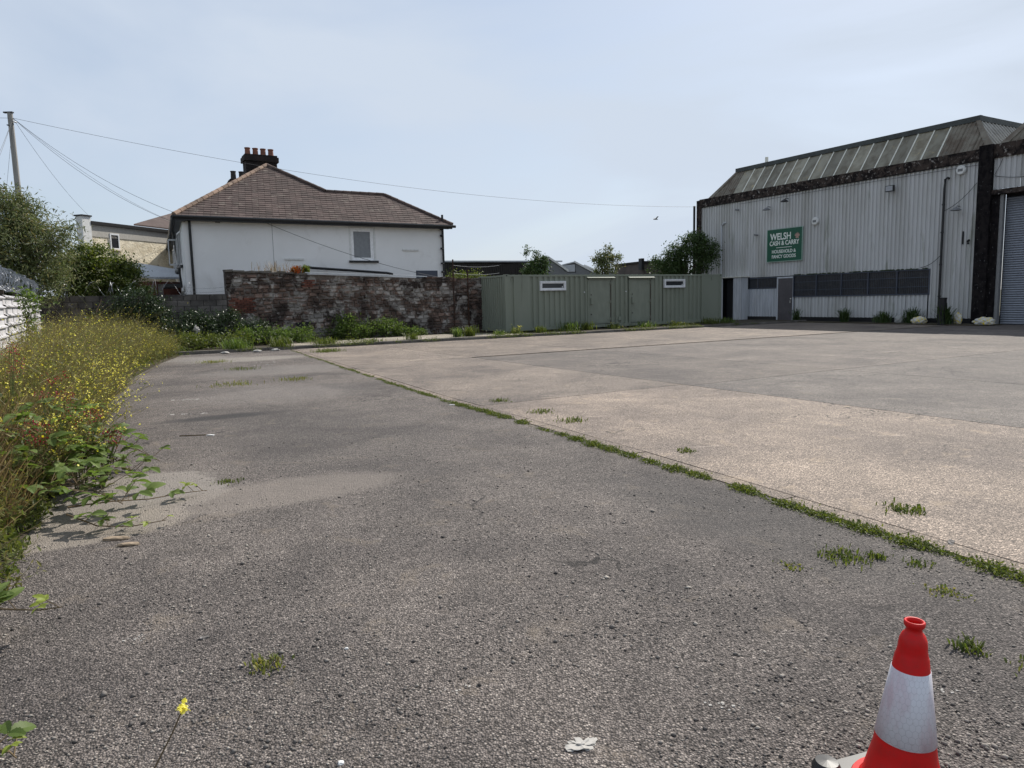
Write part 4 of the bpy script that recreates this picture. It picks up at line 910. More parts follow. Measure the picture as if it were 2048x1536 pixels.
# left buddleia (tall, airy) and elder
shrub('buddleia_tree', 'tall grey green buddleia behind the white fence at the left edge', 'tree', -16.3, 23.3,
      [(-.8, 0, 3.0, 2.6, 1.6, 1.6), (.6, -.3, 3.7, 1.3, 1.2, 1.1), (0, .2, 4.5, 1.2, 1.1, 1.0), (1.2, 0, 2.9, .9, 1.0, 1.1), (-1.8, 0, 3.9, 1.4, 1.2, 1.6), (.6, 0, 4.5, .8, .8, .8), (.2, -.8, 2.3, 1.7, 1, .9), (1.75, 0, 4.0, .5, .5, .4), (-.3, 0, 5.3, .5, .4, .4)], 46000, .15, fBUDD, 1, sub=.22, nsub=95, asp=.22, up=.2, limb=.06, droop=.3)
shrub('elder_bush', 'rounded dark elder bush with cream blossom behind the block wall', 'bush', -15.9, 27.6,
      [(0, 0, 2.6, 1.5, 1.2, 1.0), (-.2, 0, 3.4, 1.0, .9, .7), (1.1, 0, 2.4, .9, .9, .8), (-1.1, 0, 2.9, .9, .9, .8), (.9, .2, 3.0, .6, .6, .5)], 23000, .115, fELDER, 2, sub=.17, nsub=80, limb=.05, flowers=(fCREAM, 420, .06))
shrub('ivy_bush', 'dark glossy shrub growing over the block wall left of the concrete post', 'bush', *G(.9, 28.3).xy,
      [(0, 0, 1.0, 1.1, .6, .9), (.3, 0, 1.75, .85, .5, .5), (-.8, 0, .8, .8, .5, .7), (1.0, .1, .8, .8, .5, .7), (.9, .1, 1.5, .5, .4, .4), (1.7, .4, .5, .6, .5, .5)], 14000, .09, fDARK, 3, sub=.13, nsub=60)
shrub('bramble_heap', 'dark bramble heap against the block wall right of the concrete post', 'bush', *G(3.2, 27.9).xy,
      [(0, 0, .5, 1.0, .6, .55), (.8, .4, .85, .6, .4, .5), (-.8, -.5, .4, .7, .5, .4), (1.6, .6, .5, .8, .5, .45), (-.2, 0, 1.0, .5, .4, .3)], 11000, .085, fDARK, 4, z0=.07, sub=.12, nsub=60)
shrub('bramble_bush', 'low leafy bramble beside the blocked hole at the foot of the stone wall', 'bush', *G(9.0, 28.3).xy,
      [(-.2, -.1, .35, .9, .45, .4), (.7, .3, .4, .8, .4, .35), (-.3, 0, .75, .4, .3, .3), (1.4, .7, .5, .5, .3, .3)], 6500, .085, fBRAM, 5, z0=.07, sub=.11, nsub=60)
shrub('bramble_bush', 'small bramble patch on the concrete path at the middle of the stone wall', 'bush', *G(11.1, 28.0).xy, [(0, 0, .16, .6, .3, .17), (.5, .3, .15, .4, .3, .14)], 2200, .08, fBRAM, 6, z0=.1, sub=.08)
shrub('bramble_bush', 'green bramble clump at the kerb in front of the tall end of the wall', 'bush', *G(5.6, 27.0).xy, [(0, 0, .3, .9, .5, .3), (-.9, -.4, .35, .7, .5, .35), (.8, .3, .3, .6, .4, .3)], 6000, .085, fBRAM, 16, z0=.07, sub=.12)
shrub('bramble_bush', 'spreading green weeds at the foot of the dark bramble heap', 'bush', *G(2.6, 26.3).xy, [(0, 0, .25, 1.2, .6, .3), (1.2, .5, .25, .8, .5, .25), (-1.1, -.6, .3, .8, .6, .3)], 6000, .08, fWEED, 17, z0=.07, sub=.13)
# behind container
shrub('slim_tree', 'slim young leafy tree with two tall shoots behind the container', 'tree', 1.45, 40,
      [(0, 0, 3.0, .75, .6, .55), (.2, 0, 3.5, .4, .4, .3), (-.5, 0, 4.15, .1, .1, .42), (.05, 0, 3.95, .13, .13, .42), (.5, 0, 3.6, .2, .2, .35)], 4200, .13, fTREE, 7, sub=.11, nsub=40)
shrub('round_tree', 'small round tree standing behind the middle of the container', 'tree', 5.4, 40,
      [(0, 0, 3.2, .75, .6, .5), (0, 0, 3.75, .5, .4, .4), (-.5, 0, 3.6, .35, .3, .2), (.6, 0, 3.7, .25, .3, .2), (.1, 0, 4.15, .2, .2, .2)], 3300, .12, fBUDD, 8, sub=.13, nsub=45)
shrub('large_bush', 'large dark green bush between the container and the warehouse', 'bush', 10.6, 42.2,
      [(0, 0, 3.4, 1.5, 1.0, 1.0), (.2, 0, 4.5, .9, .8, .6), (-1.3, 0, 3.2, .9, .8, .7), (-.9, 0, 4.1, .6, .6, .4), (1.0, 0, 4.1, .7, .7, .6), (.5, 0, 5.0, .35, .3, .3), (-1.9, 0, 3.5, .4, .4, .35)], 15000, .13, fTREE, 9, sub=.16, nsub=80, limb=.05)
shrub('far_hedge', 'thin green hedge just behind the rusty posts', 'hedge', -2.4, 38.5, [(0, 0, 2.7, 1.1, .4, .35), (.8, 0, 2.5, .7, .4, .3), (-1.0, 0, 2.5, .8, .4, .3)], 4000, .11, fWEED, 10, sub=.15)

# blade tufts
def tuft(label, s, d, h, n, spread, mat, seed, name='weed_tuft', cat='weed', z=0., lean=0, wid=.0055, flowers=None, xy=None):
    rg = np.random.default_rng(seed); x, y = (G(s, d).x, G(s, d).y) if xy is None else xy
    t = thing(name, label, cat, loc=(x, y, z), rz=0)
    n = int(n*1.5); h = h*(.75 if name == 'weed_tuft' else 1); B = rg.normal(size=(n, 2))*spread*.4; D = rg.normal(size=(n, 2)); D /= np.linalg.norm(D, axis=1)[:, None]; D = D*rg.uniform(.15, .9, size=n)[:, None]
    H = h*rg.uniform(.2, 1.1, size=n)**1.0; W = wid*rg.uniform(.5, 1.4, size=n); V = []; F = []
    S = np.stack([-D[:, 1], D[:, 0]], 1); S /= (np.linalg.norm(S, axis=1)[:, None]+1e-9)
    rows = []
    for k, (fz, fo, fw_) in enumerate(((0, 0, .5), (.55, .25, 1.0), (.95, .7, .7), (1.0, 1.0, .05))):
        c = np.concatenate([B + D*(H*fo)[:, None]*.8 + np.array([lean, 0])*(H*fo)[:, None], (H*fz*(1-.35*np.linalg.norm(D, axis=1)))[:, None]], 1)
        w = np.concatenate([S*(W*fw_)[:, None], np.zeros((n, 1))], 1); rows += [c-w, c+w]
    V = np.stack(rows, 1).reshape(-1, 3); i = np.arange(n)*8
    F = np.concatenate([np.stack([i+2*k, i+2*k+1, i+2*k+3, i+2*k+2], 1) for k in range(3)])
    link('leaves', npmesh('leaves', V, F, mat), t)
    if flowers:
        Q = np.stack([V.reshape(n, 8, 3)[:, 6]], 1).reshape(-1, 3)[:flowers[1]]; QQ = np.repeat(Q, 5, 0)+rg.normal(size=(len(Q)*5, 3))*.012
        V2, F2 = leafset(QQ, flowers[2], rg, 1, .9); link('blossom', npmesh('blossom', V2, F2, flowers[0]), t)
    return t
T = [('small weed tuft alone on the asphalt near the bottom edge', .49, 2.98, .05, 60, .1, fMUST), ('mossy weed line on the asphalt left of the moss joint', 3.57, 2.44, .05, 110, .16, fWEED), ('bright green rosette beyond the traffic cone', 3.05, 1.49, .08, 40, .07, fWEED),
     ('flat dandelion patch on the pale slab close to the joint', 4.72, 2.75, .06, 120, .16, fWEED), ('tiny green patch on the pale slab farther along the joint', 4.7, 5.0, .05, 60, .12, fWEED), ('little weed at the right end of the worn patch', .85, 6.39, .05, 50, .12, fWEED),
     ('thin weed near the cone between two pale marks', 3.55, 1.87, .03, 60, .12, fMUST), ('low weed on the asphalt right of the mossy weed line', 3.72, 2.33, .05, 40, .07, fWEED), ('sparse weed close under the edging slabs', 3.8, 2.15, .04, 40, .08, fWEED),
     ('broad grass patch on the far asphalt near the kerb', 2.64, 20.6, .12, 160, .5, fMUST), ('dry weed patch in the middle of the far asphalt', 2.13, 14.4, .1, 130, .5, fMUST), ('faint weed patch on asphalt beside the edging', 3.32, 14.5, .1, 120, .4, fMUST),
     ('dark weed line on the asphalt before the kerb', 2.9, 17.8, .1, 120, .5, fWEED), ('grass at the far end of the moss joint', 5.0, 22.3, .18, 350, .5, fWEED), ('small weed on the slab right of the moss joint', 4.75, 7.9, .07, 90, .22, fWEED), ('flat weed beside the joint half way along', 4.72, 7.1, .07, 90, .22, fWEED), ('weed on the slab where the joint bends', 4.8, 9.2, .08, 80, .2, fWEED),
     ('tiny weed at the asphalt edge below the joint', 3.2, 2.5, .03, 30, .1, fMUST), ('tiny weed cluster in the bottom right corner', 3.1, 1.25, .04, 60, .12, fMUST),
     ('tiny green weed at bottom left of the cone', 1.95, 1.12, .03, 30, .05, fWEED)]
for i, (lab, s_, d_, h_, n_, sp, m_) in enumerate(T): tuft(lab, s_ + ((J(d_)-4.36) if s_ > 4 else 0), d_, h_, n_, sp, m_, 100+i)
# kerbside weeds in front of the wall and the container
kb = [(12.2, 25.3, .55, 150, .2, 'pair of bright green weeds on the path, left plant'), (12.75, 25.35, .62, 170, .2, 'pair of bright green weeds on the path, right plant'), (10.2, 25.1, .42, 120, .25, 'green weed on the kerb left of the bright pair'), (14.0, 25.2, .3, 90, .25, 'low weed at the corner of the concrete path'), (15.0, 25.6, .5, 60, .2, 'thin stalky weed before the container corner'),
      (16.4, 25.9, .4, 130, .25, 'rounded green weed under the left container window'), (18.1, 26.1, .6, 220, .45, 'tall leafy weeds left of the first container door'), (19.0, 26.1, .55, 180, .4, 'leafy weeds just right of the tall ones by the container'), (20.6, 26.1, .35, 120, .4, 'low flowering weeds under the first container door'), (22.4, 26.0, .4, 150, .5, 'weeds between the two container doors'), (24.4, 26.0, .3, 120, .5, 'low weeds under the second container door'), (26.6, 26.0, .45, 170, .5, 'bushy weeds near the right end of the container'), (28.0, 26.2, .4, 130, .4, 'dark weeds where the container meets the porch'),
      (6.9, 25.2, .35, 150, .4, 'reddish green weeds on the kerb before the wall'), (5.3, 25.0, .5, 200, .4, 'tall bright weeds on the left of the kerb'), (3.9, 25.1, .5, 200, .5, 'bright weeds at the kerb below the white rubbish bag'), (8.6, 25.1, .2, 100, .5, 'short grass on the kerb before the bramble')]
for i, (s_, d_, h_, n_, sp, lab) in enumerate(kb): tuft(lab, s_, d_, h_*.8, n_, sp*1.15, fWEED if i % 3 else fBRAM, 200+i, name='kerb_weed', z=.09, wid=.011, flowers=(fCREAM if i % 2 else fYEL, 14, .03) if i in (4, 8, 9, 11, 10) else None)
ww = [(31.9, WD+8.4, .8, 90, .2, 'thin tall weed against the wall beside the grey door'), (31.9, WD+5.6, .75, 170, .2, 'bushy upright weed under the middle of the window strip'), (31.9, WD+3.6, .6, 200, .4, 'dark spreading weed left of the grey sack'), (32.1, WD+2.3, .8, 170, .35, 'tall weed behind the sacks near the drainpipe'), (31.5, WD+.55, .9, 220, .3, 'ivy weed round the black timber post')]
for i, (s_, d_, h_, n_, sp, lab) in enumerate(ww): tuft(lab, s_, d_, h_, n_, sp, fTREE, 240+i, name='wall_weed', z=.05, wid=.016)
# plants on top of the stone wall
tuft('dry grass stalks on top of the tall end of the stone wall', 6.2, 29.3, .5, 90, .9, fDRY, 260, name='wall_grass', z=2.78, wid=.006)
tuft('rust red plant on top of the stone wall', 7.0, 29.2, .35, 120, .25, fRUSTL, 261, name='wall_plant', z=2.74, wid=.02); tuft('yellow green plant on top of the stone wall beside the coping', 7.35, 29.2, .4, 80, .18, fWEED, 262, name='wall_plant', z=2.74, wid=.02)
# climbing weeds on the fence
shrub('climbing_weed', 'tall climbing weed in front of the white corrugated fence', 'weed', *G(-1.35, 19.0).xy, [(0, 0, 1.1, .16, .1, .8), (.05, 0, 1.75, .22, .15, .22)], 600, .09, fBRAM, 30, sub=.09, limb=.008)

# moss strip along the joint
rg = np.random.default_rng(40); N = 42000
dd = rg.uniform(1.0, 24.5, N)**1.0; dd = 1.0 + (dd-1.0)*rg.uniform(.35, 1, N)
wob = np.interp(dd, np.linspace(0, 25, 60), rg.uniform(-.05, .05, 60)); dens = np.interp(dd, np.linspace(0, 25, 160), np.clip(rg.normal(.6, .62, 160), 0.03, 1.25)); dens[dd > 9.5] *= .45; dens[dd>20] *= 1.6
keep = rg.uniform(0, 1, N) < dens; dd, wob, dens = dd[keep], wob[keep], dens[keep]
ss = np.array([J(q) for q in dd]) - .2 + wob*.6 + rg.normal(size=len(dd))*.045*(.45+.55*dens)
P = np.stack([ss*CA-dd*SA, ss*SA+dd*CA, np.abs(rg.normal(size=len(dd)))*.011*dens+.003], 1)
V, F = leafset(P, .026, rg, .4, .4); link('joint_weeds', npmesh('joint_weeds', V, F, fWEED), None, kind='stuff', label='line of green moss and small weeds growing in the joint', cat='weeds')

# the yellow flowering weed field
rg = np.random.default_rng(50)
ed = np.array([(q[1], q[0]) for q in edge])
def redge(d): return np.interp(d, ed[:, 0], ed[:, 1])
N = 5200; d0 = rg.uniform(3.6, 28.6, N*3); s0 = rg.uniform(-1.7, 3.2, N*3)
rlim = redge(d0) + rg.normal(size=len(d0))*.13 + np.where(d0 < 7.2, -.28, np.interp(d0, [7.2, 9, 11, 19, 24], [-.02, -.1, -.3, -.35, -.15]))
rlim = np.where(d0 > 24.3, 1.2, rlim)
ok = (s0 < rlim); d0, s0 = d0[ok][:N], s0[ok][:N]
def growth(s, d):                                                     # plant height
    e = redge(d)-s; h = np.clip(np.where(d < 14, .62, .45)+.75*e, .3, 1.05) * np.where(d < 9, .95, np.where(d > 13, 1.22, 1.05))
    h = h*np.interp(d, [4.5, 7.0, 8.5], [.45, .62, 1.0]); h = np.where(d > 24, np.minimum(h, .8), h); h = h*np.where((s < -1.15) & (d > 13), .72, 1); return h
cl = np.sin(d0*1.7+s0*2.3)+np.sin(d0*.83-s0*3.1+1)+np.sin(d0*3.9+s0*5.2); Hh = growth(s0, d0)*rg.uniform(.6, 1.1, len(d0))*(1+.1*cl)
base = np.stack([s0*CA-d0*SA, s0*SA+d0*CA, np.full(len(d0), .01)], 1)
segV, segF, tips, leavesP = [], [], [], []
K_ = 5                                                                # stems per plant
bB = np.repeat(base, K_, 0); hB = np.repeat(Hh, K_)*rg.uniform(.6, 1.1, len(bB)); dB = np.repeat(d0, K_)
ld = rg.normal(size=(len(bB), 2))*.36 + np.array([.42, .05])*(np.where(dB < 12, 1.35, .4)*rg.uniform(.3, 1.5, len(bB)))[:, None]
def curve(t): return np.stack([bB[:, 0]+ld[:, 0]*hB*(t**1.3), bB[:, 1]+ld[:, 1]*hB*(t**1.3), bB[:, 2]+hB*t*(1-.12*t)], 1)
def ribbon(Ps, W):
    n = len(Ps[0]); rows = []; side_ = rg.normal(size=(n, 3)); side_[:, 2] *= .2; side_ /= np.linalg.norm(side_, axis=1)[:, None]
    for k, p in enumerate(Ps): w = W*(1-.6*k/(len(Ps)-1)); rows += [p-side_*w, p+side_*w]
    V = np.stack(rows, 1).reshape(-1, 3); m = len(Ps)*2; i = np.arange(n)*m
    return V, np.concatenate([np.stack([i+2*k, i+2*k+1, i+2*k+3, i+2*k+2], 1) for k in range(len(Ps)-1)])
stemsets = [ribbon([curve(t) for t in (0, .35, .7, 1.0)], .0032)]
# side twigs
for q in range(4):
    t0 = rg.uniform(.35, .9, len(bB)); p = np.stack([curve(tt) for tt in (0,)], 0)[0]
    A = np.stack([bB[:, 0]+ld[:, 0]*hB*(t0**1.3), bB[:, 1]+ld[:, 1]*hB*(t0**1.3), bB[:, 2]+hB*t0*(1-.12*t0)], 1)
    dv = rg.normal(size=(len(bB), 3))*np.array([.14, .14, .05]) + np.array([.06, 0, .14]); dv *= (hB*1.1)[:, None]
    stemsets.append(ribbon([A, A+dv*.6, A+dv], .0018)); tips.append(A+dv)
    leavesP.append(A+dv*rg.uniform(.1, 1, len(A))[:, None])
off = 0; VV = []; FF = []
for V, F in stemsets: VV.append(V); FF.append(F+off); off += len(V)
field = thing('flowering_weeds', 'dense field of yellow flowering mustard weeds along the left side', 'weeds', loc=(0, 0, 0), rz=0); field['kind'] = 'stuff'
o = link('stems', npmesh('stems', np.concatenate(VV), np.concatenate(FF), fSTEM), field); o['kind'] = 'stuff'
tips = np.concatenate([curve(1.0)] + tips); pk = tips[rg.uniform(0, 1, len(tips)) < .2+.06*(np.sin(tips[:, 1]*2.1+tips[:, 0])+np.sin(tips[:, 1]*.9-tips[:, 0]*2.2)) - .17*(tips[:, 1] < 5.2)]
V, F = leafset(pk + rg.normal(size=pk.shape)*.004, .017, rg, 1.0, .95); V2, F2 = leafset(pk + rg.normal(size=pk.shape)*.006, .015, rg, 1.0, .95)
o = link('flowers', npmesh('flowers', np.concatenate([V, V2]), np.concatenate([F, F2+len(V)]), fYEL), field); o['kind'] = 'stuff'
lp = np.concatenate(leavesP + [curve(t) + rg.normal(size=(len(bB), 3))*.03 for t in (.15, .3, .5, .65, .8)]); 
V, F = leafset(lp, .042, rg, .3, .3); o = link('leaves', npmesh('leaves', V, F, fMUST), field); o['kind'] = 'stuff'
# tall airy stems leaning out over the asphalt
N = 560; d4 = rg.uniform(6.6, 13, N); s4 = redge(d4) - np.abs(rg.normal(size=N))*.22; b4 = np.stack([s4*CA-d4*SA, s4*SA+d4*CA, np.zeros(N)], 1)
h4 = rg.uniform(.5, 1.05, N)*np.interp(d4, [5.6, 8, 13], [.6, 1, .9]); l4 = rg.normal(size=(N, 2))*.16+np.array([.62, -.02])*rg.uniform(.2, 1.25, N)[:, None]
def cv(t): return np.stack([b4[:, 0]+l4[:, 0]*h4*t**1.2, b4[:, 1]+l4[:, 1]*h4*t**1.2, h4*t*(1-.18*t)], 1)
SV, SF, off, tp4, lf4 = [], [], 0, [cv(1.0)], []
for V, F in [ribbon([cv(t) for t in (0, .3, .6, .85, 1.0)], .0055)]: SV.append(V); SF.append(F+off); off += len(V)
for q in range(7):
    t0 = rg.uniform(.35, .95, N); A = np.stack([b4[:, 0]+l4[:, 0]*h4*t0**1.2, b4[:, 1]+l4[:, 1]*h4*t0**1.2, h4*t0*(1-.18*t0)], 1)
    dv = (rg.normal(size=(N, 3))*np.array([.12, .12, .06])+np.array([.12, 0, .13]))*(h4*1.2)[:, None]
    V, F = ribbon([A, A+dv*.5, A+dv], .0026); SV.append(V); SF.append(F+off); off += len(V); tp4.append(A+dv); lf4.append(A+dv*rg.uniform(0, .8, N)[:, None])
o = link('leaning_stems', npmesh('leaning_stems', np.concatenate(SV), np.concatenate(SF), fSTEM), field); o['kind'] = 'stuff'
pk = np.concatenate(tp4); pk = pk[rg.uniform(0, 1, len(pk)) < .42]; pk = np.repeat(pk, 3, 0)+rg.normal(size=(len(pk)*3, 3))*.006
V, F = leafset(pk, .015, rg, 1.0, .95); o = link('leaning_flowers', npmesh('leaning_flowers', V, F, fYEL), field); o['kind'] = 'stuff'
V, F = leafset(np.concatenate(lf4), .035, rg, .3, .3); o = link('leaning_leaves', npmesh('leaning_leaves', V, F, fMUST), field); o['kind'] = 'stuff'
# green undergrowth
N = 26000; d1 = rg.uniform(2.9, 28.5, N*2); s1 = rg.uniform(-1.7, 3, N*2); ok = s1 < np.where(d1 > 24.3, 2.5, redge(d1)) + rg.normal(size=N*2)*.1 - .05; d1, s1 = d1[ok][:N], s1[ok][:N]
P = np.stack([s1*CA-d1*SA, s1*SA+d1*CA, rg.uniform(.01, 1, len(d1))*growth(s1, d1)*.5+.01], 1)
V, F = leafset(P, .075, rg, .5, .35); link('undergrowth', npmesh('undergrowth', V, F, fWEED), None, kind='stuff', label='green undergrowth beneath the yellow flowering weeds', cat='weeds')
# scattered small growth along the kerb and the foot of the walls
rg = np.random.default_rng(71); N = 22000; s3 = rg.uniform(1.5, 29, N); row_ = rg.integers(0, 3, N)
d3 = np.where(row_ == 0, 24.62+rg.normal(size=N)*.1, np.where(row_ == 1, 25.6+rg.normal(size=N)*.45, 28.75+np.abs(rg.normal(size=N))*.12))
nz = np.sin(s3*1.9)+np.sin(s3*4.7+1)+np.sin(s3*.8+2)+rg.normal(size=N)*.5; k3 = (nz > np.where(row_ == 1, .6, .2)) & ~((row_ == 2) & (s3 > 15)) & ~((row_ == 1) & (s3 > 8.8) & (s3 < 14.2) & (nz < 2.0)) & (d3 < 26.7+3*(s3 < 15))
s3, d3, nz = s3[k3], d3[k3], nz[k3]; P = np.stack([s3*CA-d3*SA, s3*SA+d3*CA, .06+np.abs(rg.normal(size=len(s3)))*.05*nz], 1); P = P[P[:, 2] > .0]
V, F = leafset(P, .07, rg, .4, .3); link('kerb_growth', npmesh('kerb_growth', V, F, fWEED), None, kind='stuff', label='scattered low weeds along the kerb and the foot of the walls', cat='weeds')
rg = np.random.default_rng(73); N = 5200; d5 = rg.uniform(3.2, 6.8, N); s5 = redge(d5) - np.abs(rg.normal(size=N))*.3 + .06; k5 = np.sin(d5*6+s5*9)+np.sin(d5*13-s5*4) > -.6; d5, s5 = d5[k5], s5[k5]
P = np.stack([s5*CA-d5*SA, s5*SA+d5*CA, rg.uniform(.005, .3, len(d5))*np.clip((redge(d5)+.15-s5)*2.2, .1, 1)], 1)
V, F = leafset(P, .05, rg, .5, .3); link('corner_weeds', npmesh('corner_weeds', V, F, fWEED), None, kind='stuff', label='low green weeds spilling onto the asphalt at the near left corner', cat='weeds')
# dry grass by the near left
N = 1500; d2 = rg.uniform(5.6, 9.0, N); s2 = redge(d2) - np.abs(rg.normal(size=N))*.4 - .1; B0 = np.stack([s2*CA-d2*SA, s2*SA+d2*CA, np.zeros(N)], 1)
hh = rg.uniform(.3, .85, N)*np.clip((redge(d2)-s2)*1.6+.25, .25, 1); lv = rg.normal(size=(N, 2))*.2+np.array([.35, .0])
Q = [B0 + np.stack([lv[:, 0]*hh*t**1.5, lv[:, 1]*hh*t**1.5, hh*t], 1) for t in (0, .4, .75, 1.0)]
V, F = ribbon(Q, .005); link('dry_grass', npmesh('dry_grass', V, F, fDRY), None, kind='stuff', label='straw coloured dry grass among the weeds at the left', cat='grass')
# red valerian
def valerian(label, s, d, h, seed):
    rg = np.random.default_rng(seed); t = thing('red_valerian', label, 'flower', s, d, rz=0); mb = MB(); fl = []
    for i in range(9):
        a_ = rg.uniform(0, 6.28); r_ = rg.uniform(.0, .16); tip = Vector((r_*math.cos(a_)+.1, r_*math.sin(a_), h*rg.uniform(.8, 1.05))); mb.tube([(r_*.3*math.cos(a_), r_*.3*math.sin(a_), 0), tip*.55, tip], [.005, .004, .003], 4)
        fl.append(np.array(tip)+rg.normal(size=(26, 3))*np.array([.03, .03, .028]))
    mb.build('stems', mGREENSTEM, t); V, F = leafset(np.concatenate(fl), .014, rg, .5, .8); link('blossom', npmesh('blossom', V, F, fREDF), t)
    lp_ = rg.normal(size=(90, 3))*np.array([.09, .09, .15])+np.array([.02, 0, h*.4]); V, F = leafset(lp_, .07, rg, .5, .4); link('leaves', npmesh('leaves', V, F, fWEED), t)
for i, (s_, d_, h_, lab) in enumerate([(-.95, 8.3, 1.0, 'highest dark red flower heads among the yellow weeds at the left edge'), (-.58, 7.6, .78, 'dark red flower cluster right of the highest ones'), (-.62, 6.5, .55, 'dark red flowers low at the left edge'), (-.35, 6.9, .62, 'small dark red flower spray over the dry grass'), (-.22, 6.85, .42, 'single crimson flower head above the bramble leaves')]): valerian(lab, s_+.12, d_, h_*1.12, 60+i)

# brambles with real leaves
def leaf_mesh(name, L, W, mat, seed=0, teeth=5):
    r_ = random.Random(seed); top = []; bot = []
    n = teeth*2
    for i in range(n+1):
        t = i/n; w = W/2*math.sin(math.pi*min(1, t*.92+.04))**.75*(1-.25*t); w *= (1.0 if i % 2 else .84); z = -.12*L*t*t + .05*L*math.sin(t*3)
        top.append((L*t, w, z+w*.25)); bot.append((L*t, -w, z+w*.25))
    mid = [(L*i/n, 0, -.12*L*(i/n)**2 + .05*L*math.sin(i/n*3)) for i in range(n+1)]
    v = mid+top+bot; m_ = n+1; f = []
    for i in range(n): f += [(i, i+1, m_+i+1, m_+i), (i, 2*m_+i, 2*m_+i+1, i+1)]
    return MB().add(v, f).mesh(name, mat)
LM = [leaf_mesh('leaf', .075, .055, fBRAM, i) for i in range(2)]; LY = leaf_mesh('leaf', .04, .028, fBRAMY, 3); 
fBR2 = foliage('bramble_leaf_pale', [(.12,.18,.04), (.17,.22,.06)], .45); LP = leaf_mesh('leaf', .07, .052, fBR2, 4)
def trail(label, pts, nleaf, seed, lift=.06, scale=1., name='bramble', young=True, spread=.05, cat='bramble'):
    rg = random.Random(seed); P_ = [Vector(p) for p in pts]; t = thing(name, label, cat, loc=P_[0], rz=0); O = P_[0]
    mb = MB(); mb.tube([p-O for p in P_], [.006*(1-.6*i/(len(P_)-1)) for i in range(len(P_))], 5)
    for i in range(nleaf):
        k = (i+.5+rg.uniform(-.3, .3))/nleaf*(len(P_)-1); a_ = int(k); b_ = min(a_+1, len(P_)-1); p = P_[a_].lerp(P_[b_], k-a_)-O
        ang = rg.uniform(0, 6.28); q = p + Vector((math.cos(ang)*spread, math.sin(ang)*spread, lift*rg.uniform(.3, 1.3)))
        mb.tube([p, q], .0022, 4)
        tip = young and i >= nleaf-3
        for w in (0, 1.25, -1.25):
            me = LY if tip else rg.choice(LM+[LP]); o = link('leaf', me, t, q); o.rotation_euler = (rg.uniform(-.5, .5), rg.uniform(-.5, .35), ang+w); sc = scale*rg.uniform(.75, 1.1)*(1 if w == 0 else .8); o.scale = (sc, sc, sc)
    mb.build('stem', mTWIG, t); return t
def gp(x, y, z=.02): return Vector((x, y, z))
trail('bramble runner reaching farthest right over the pale worn patch', [gp(-3.2, 4.95, .1), gp(-3.0, 5.15, .08), gp(-2.8, 5.3, .05), gp(-2.62, 5.5, .04), gp(-2.48, 5.6, .03)], 9, 1, .07, 1.5)
trail('bramble runner with pale tip beside the rotten wood', [gp(-3.05, 4.7, .12), gp(-2.8, 4.62, .06), gp(-2.62, 4.68, .03), gp(-2.4, 4.75, .05)], 8, 2, .04, 1.35)
trail('bramble shoot crossing the left edge above its own shadow', [gp(-2.62, 3.0, .2), gp(-2.42, 3.08, .17), gp(-2.3, 3.1, .15), gp(-2.18, 3.11, .14), gp(-2.1, 3.14, .14)], 7, 3, .03, 1.6, spread=.06)
trail('bramble shoot in the bottom left corner', [gp(-1.86, 2.1, .06), gp(-1.7, 2.12, .1), gp(-1.64, 2.12, .11), gp(-1.59, 2.09, .1)], 7, 4, .04, 1.1, spread=.06)
trail('arching bramble over the weed edge above the worn patch', [gp(-3.9, 6.2, .3), gp(-3.7, 6.4, .32), gp(-3.5, 6.5, .2), gp(-3.35, 6.6, .06)], 16, 5, .08, 1.5, young=False, spread=.1)
rgb = random.Random(77)
bushes = [('leafy bramble clump under the red flowers at the left', -4.0, 6.1, .5, 36), ('leafy bramble clump low at the left edge', -3.7, 5.3, .36, 36), ('bramble leaves spilling over the asphalt above the runners', -3.6, 5.85, .3, 34), ('bramble leaves mixed with dry stems at the far left edge', -3.9, 5.55, .5, 34), ('bramble clump just above the rotten wood', -3.25, 5.0, .22, 26)]
for i, (lab, x, y, h, n_) in enumerate(bushes):
    pts = [gp(x-.35, y-.1, .05), gp(x-.15, y, h), gp(x+.08, y+.1, h*1.05), gp(x+.3, y+.05, h*.6), gp(x+.42, y, .1)]
    trail(lab, pts, n_, 20+i, .14, 1.75, young=False, spread=.2)
# yellow flower in the foreground
yf = thing('yellow_flower', 'single yellow flower on a long stalk at the bottom edge', 'flower', loc=(-1.02, 1.95, 0), rz=0)
MB().tube([(-.1, -.12, 0), (-.07, -.05, .12), (-.0, .0, .26), (.03, .02, .33)], .0025, 5).build('stalk', mTWIG, yf)
rg = np.random.default_rng(5); V, F = leafset(np.array([.03, .02, .33])+rg.normal(size=(34, 3))*.0065, .016, rg, .8, .7); link('blossom', npmesh('blossom', V, F, fYEL), yf)

# ------------------------------------------------------------------ loose things in the yard
def lump(name, label, cat, x, y, dims, mat, seed, z=0, rz=0, n=2, rough=.2):
    import bmesh
    r_ = random.Random(seed); bm = bmesh.new(); bmesh.ops.create_icosphere(bm, subdivisions=n, radius=1)
    for v in bm.verts: v.co *= 1+r_.uniform(-rough, rough); v.co = Vector((v.co.x*dims[0], v.co.y*dims[1], v.co.z*dims[2]))
    me = bpy.data.meshes.new(name); bm.to_mesh(me); bm.free(); me.materials.append(mat)
    return link(name, me, None, (x, y, z+dims[2]*.6), rz, label, cat)
lump('wood_scrap', 'longer piece of rotten wood at the weed edge', 'wood', -2.62, 4.5, (.09, .022, .014), mWOOD, 1, rz=.1); lump('wood_scrap', 'shorter piece of rotten wood nearer the asphalt', 'wood', -2.47, 4.38, (.07, .02, .013), mWOOD, 2, rz=.3)
lump('stone_flake', 'flat grey stone alone on the asphalt at lower left', 'stone', -1.43, 3.08, (.022, .012, .007), mPEB, 3, rz=.4)
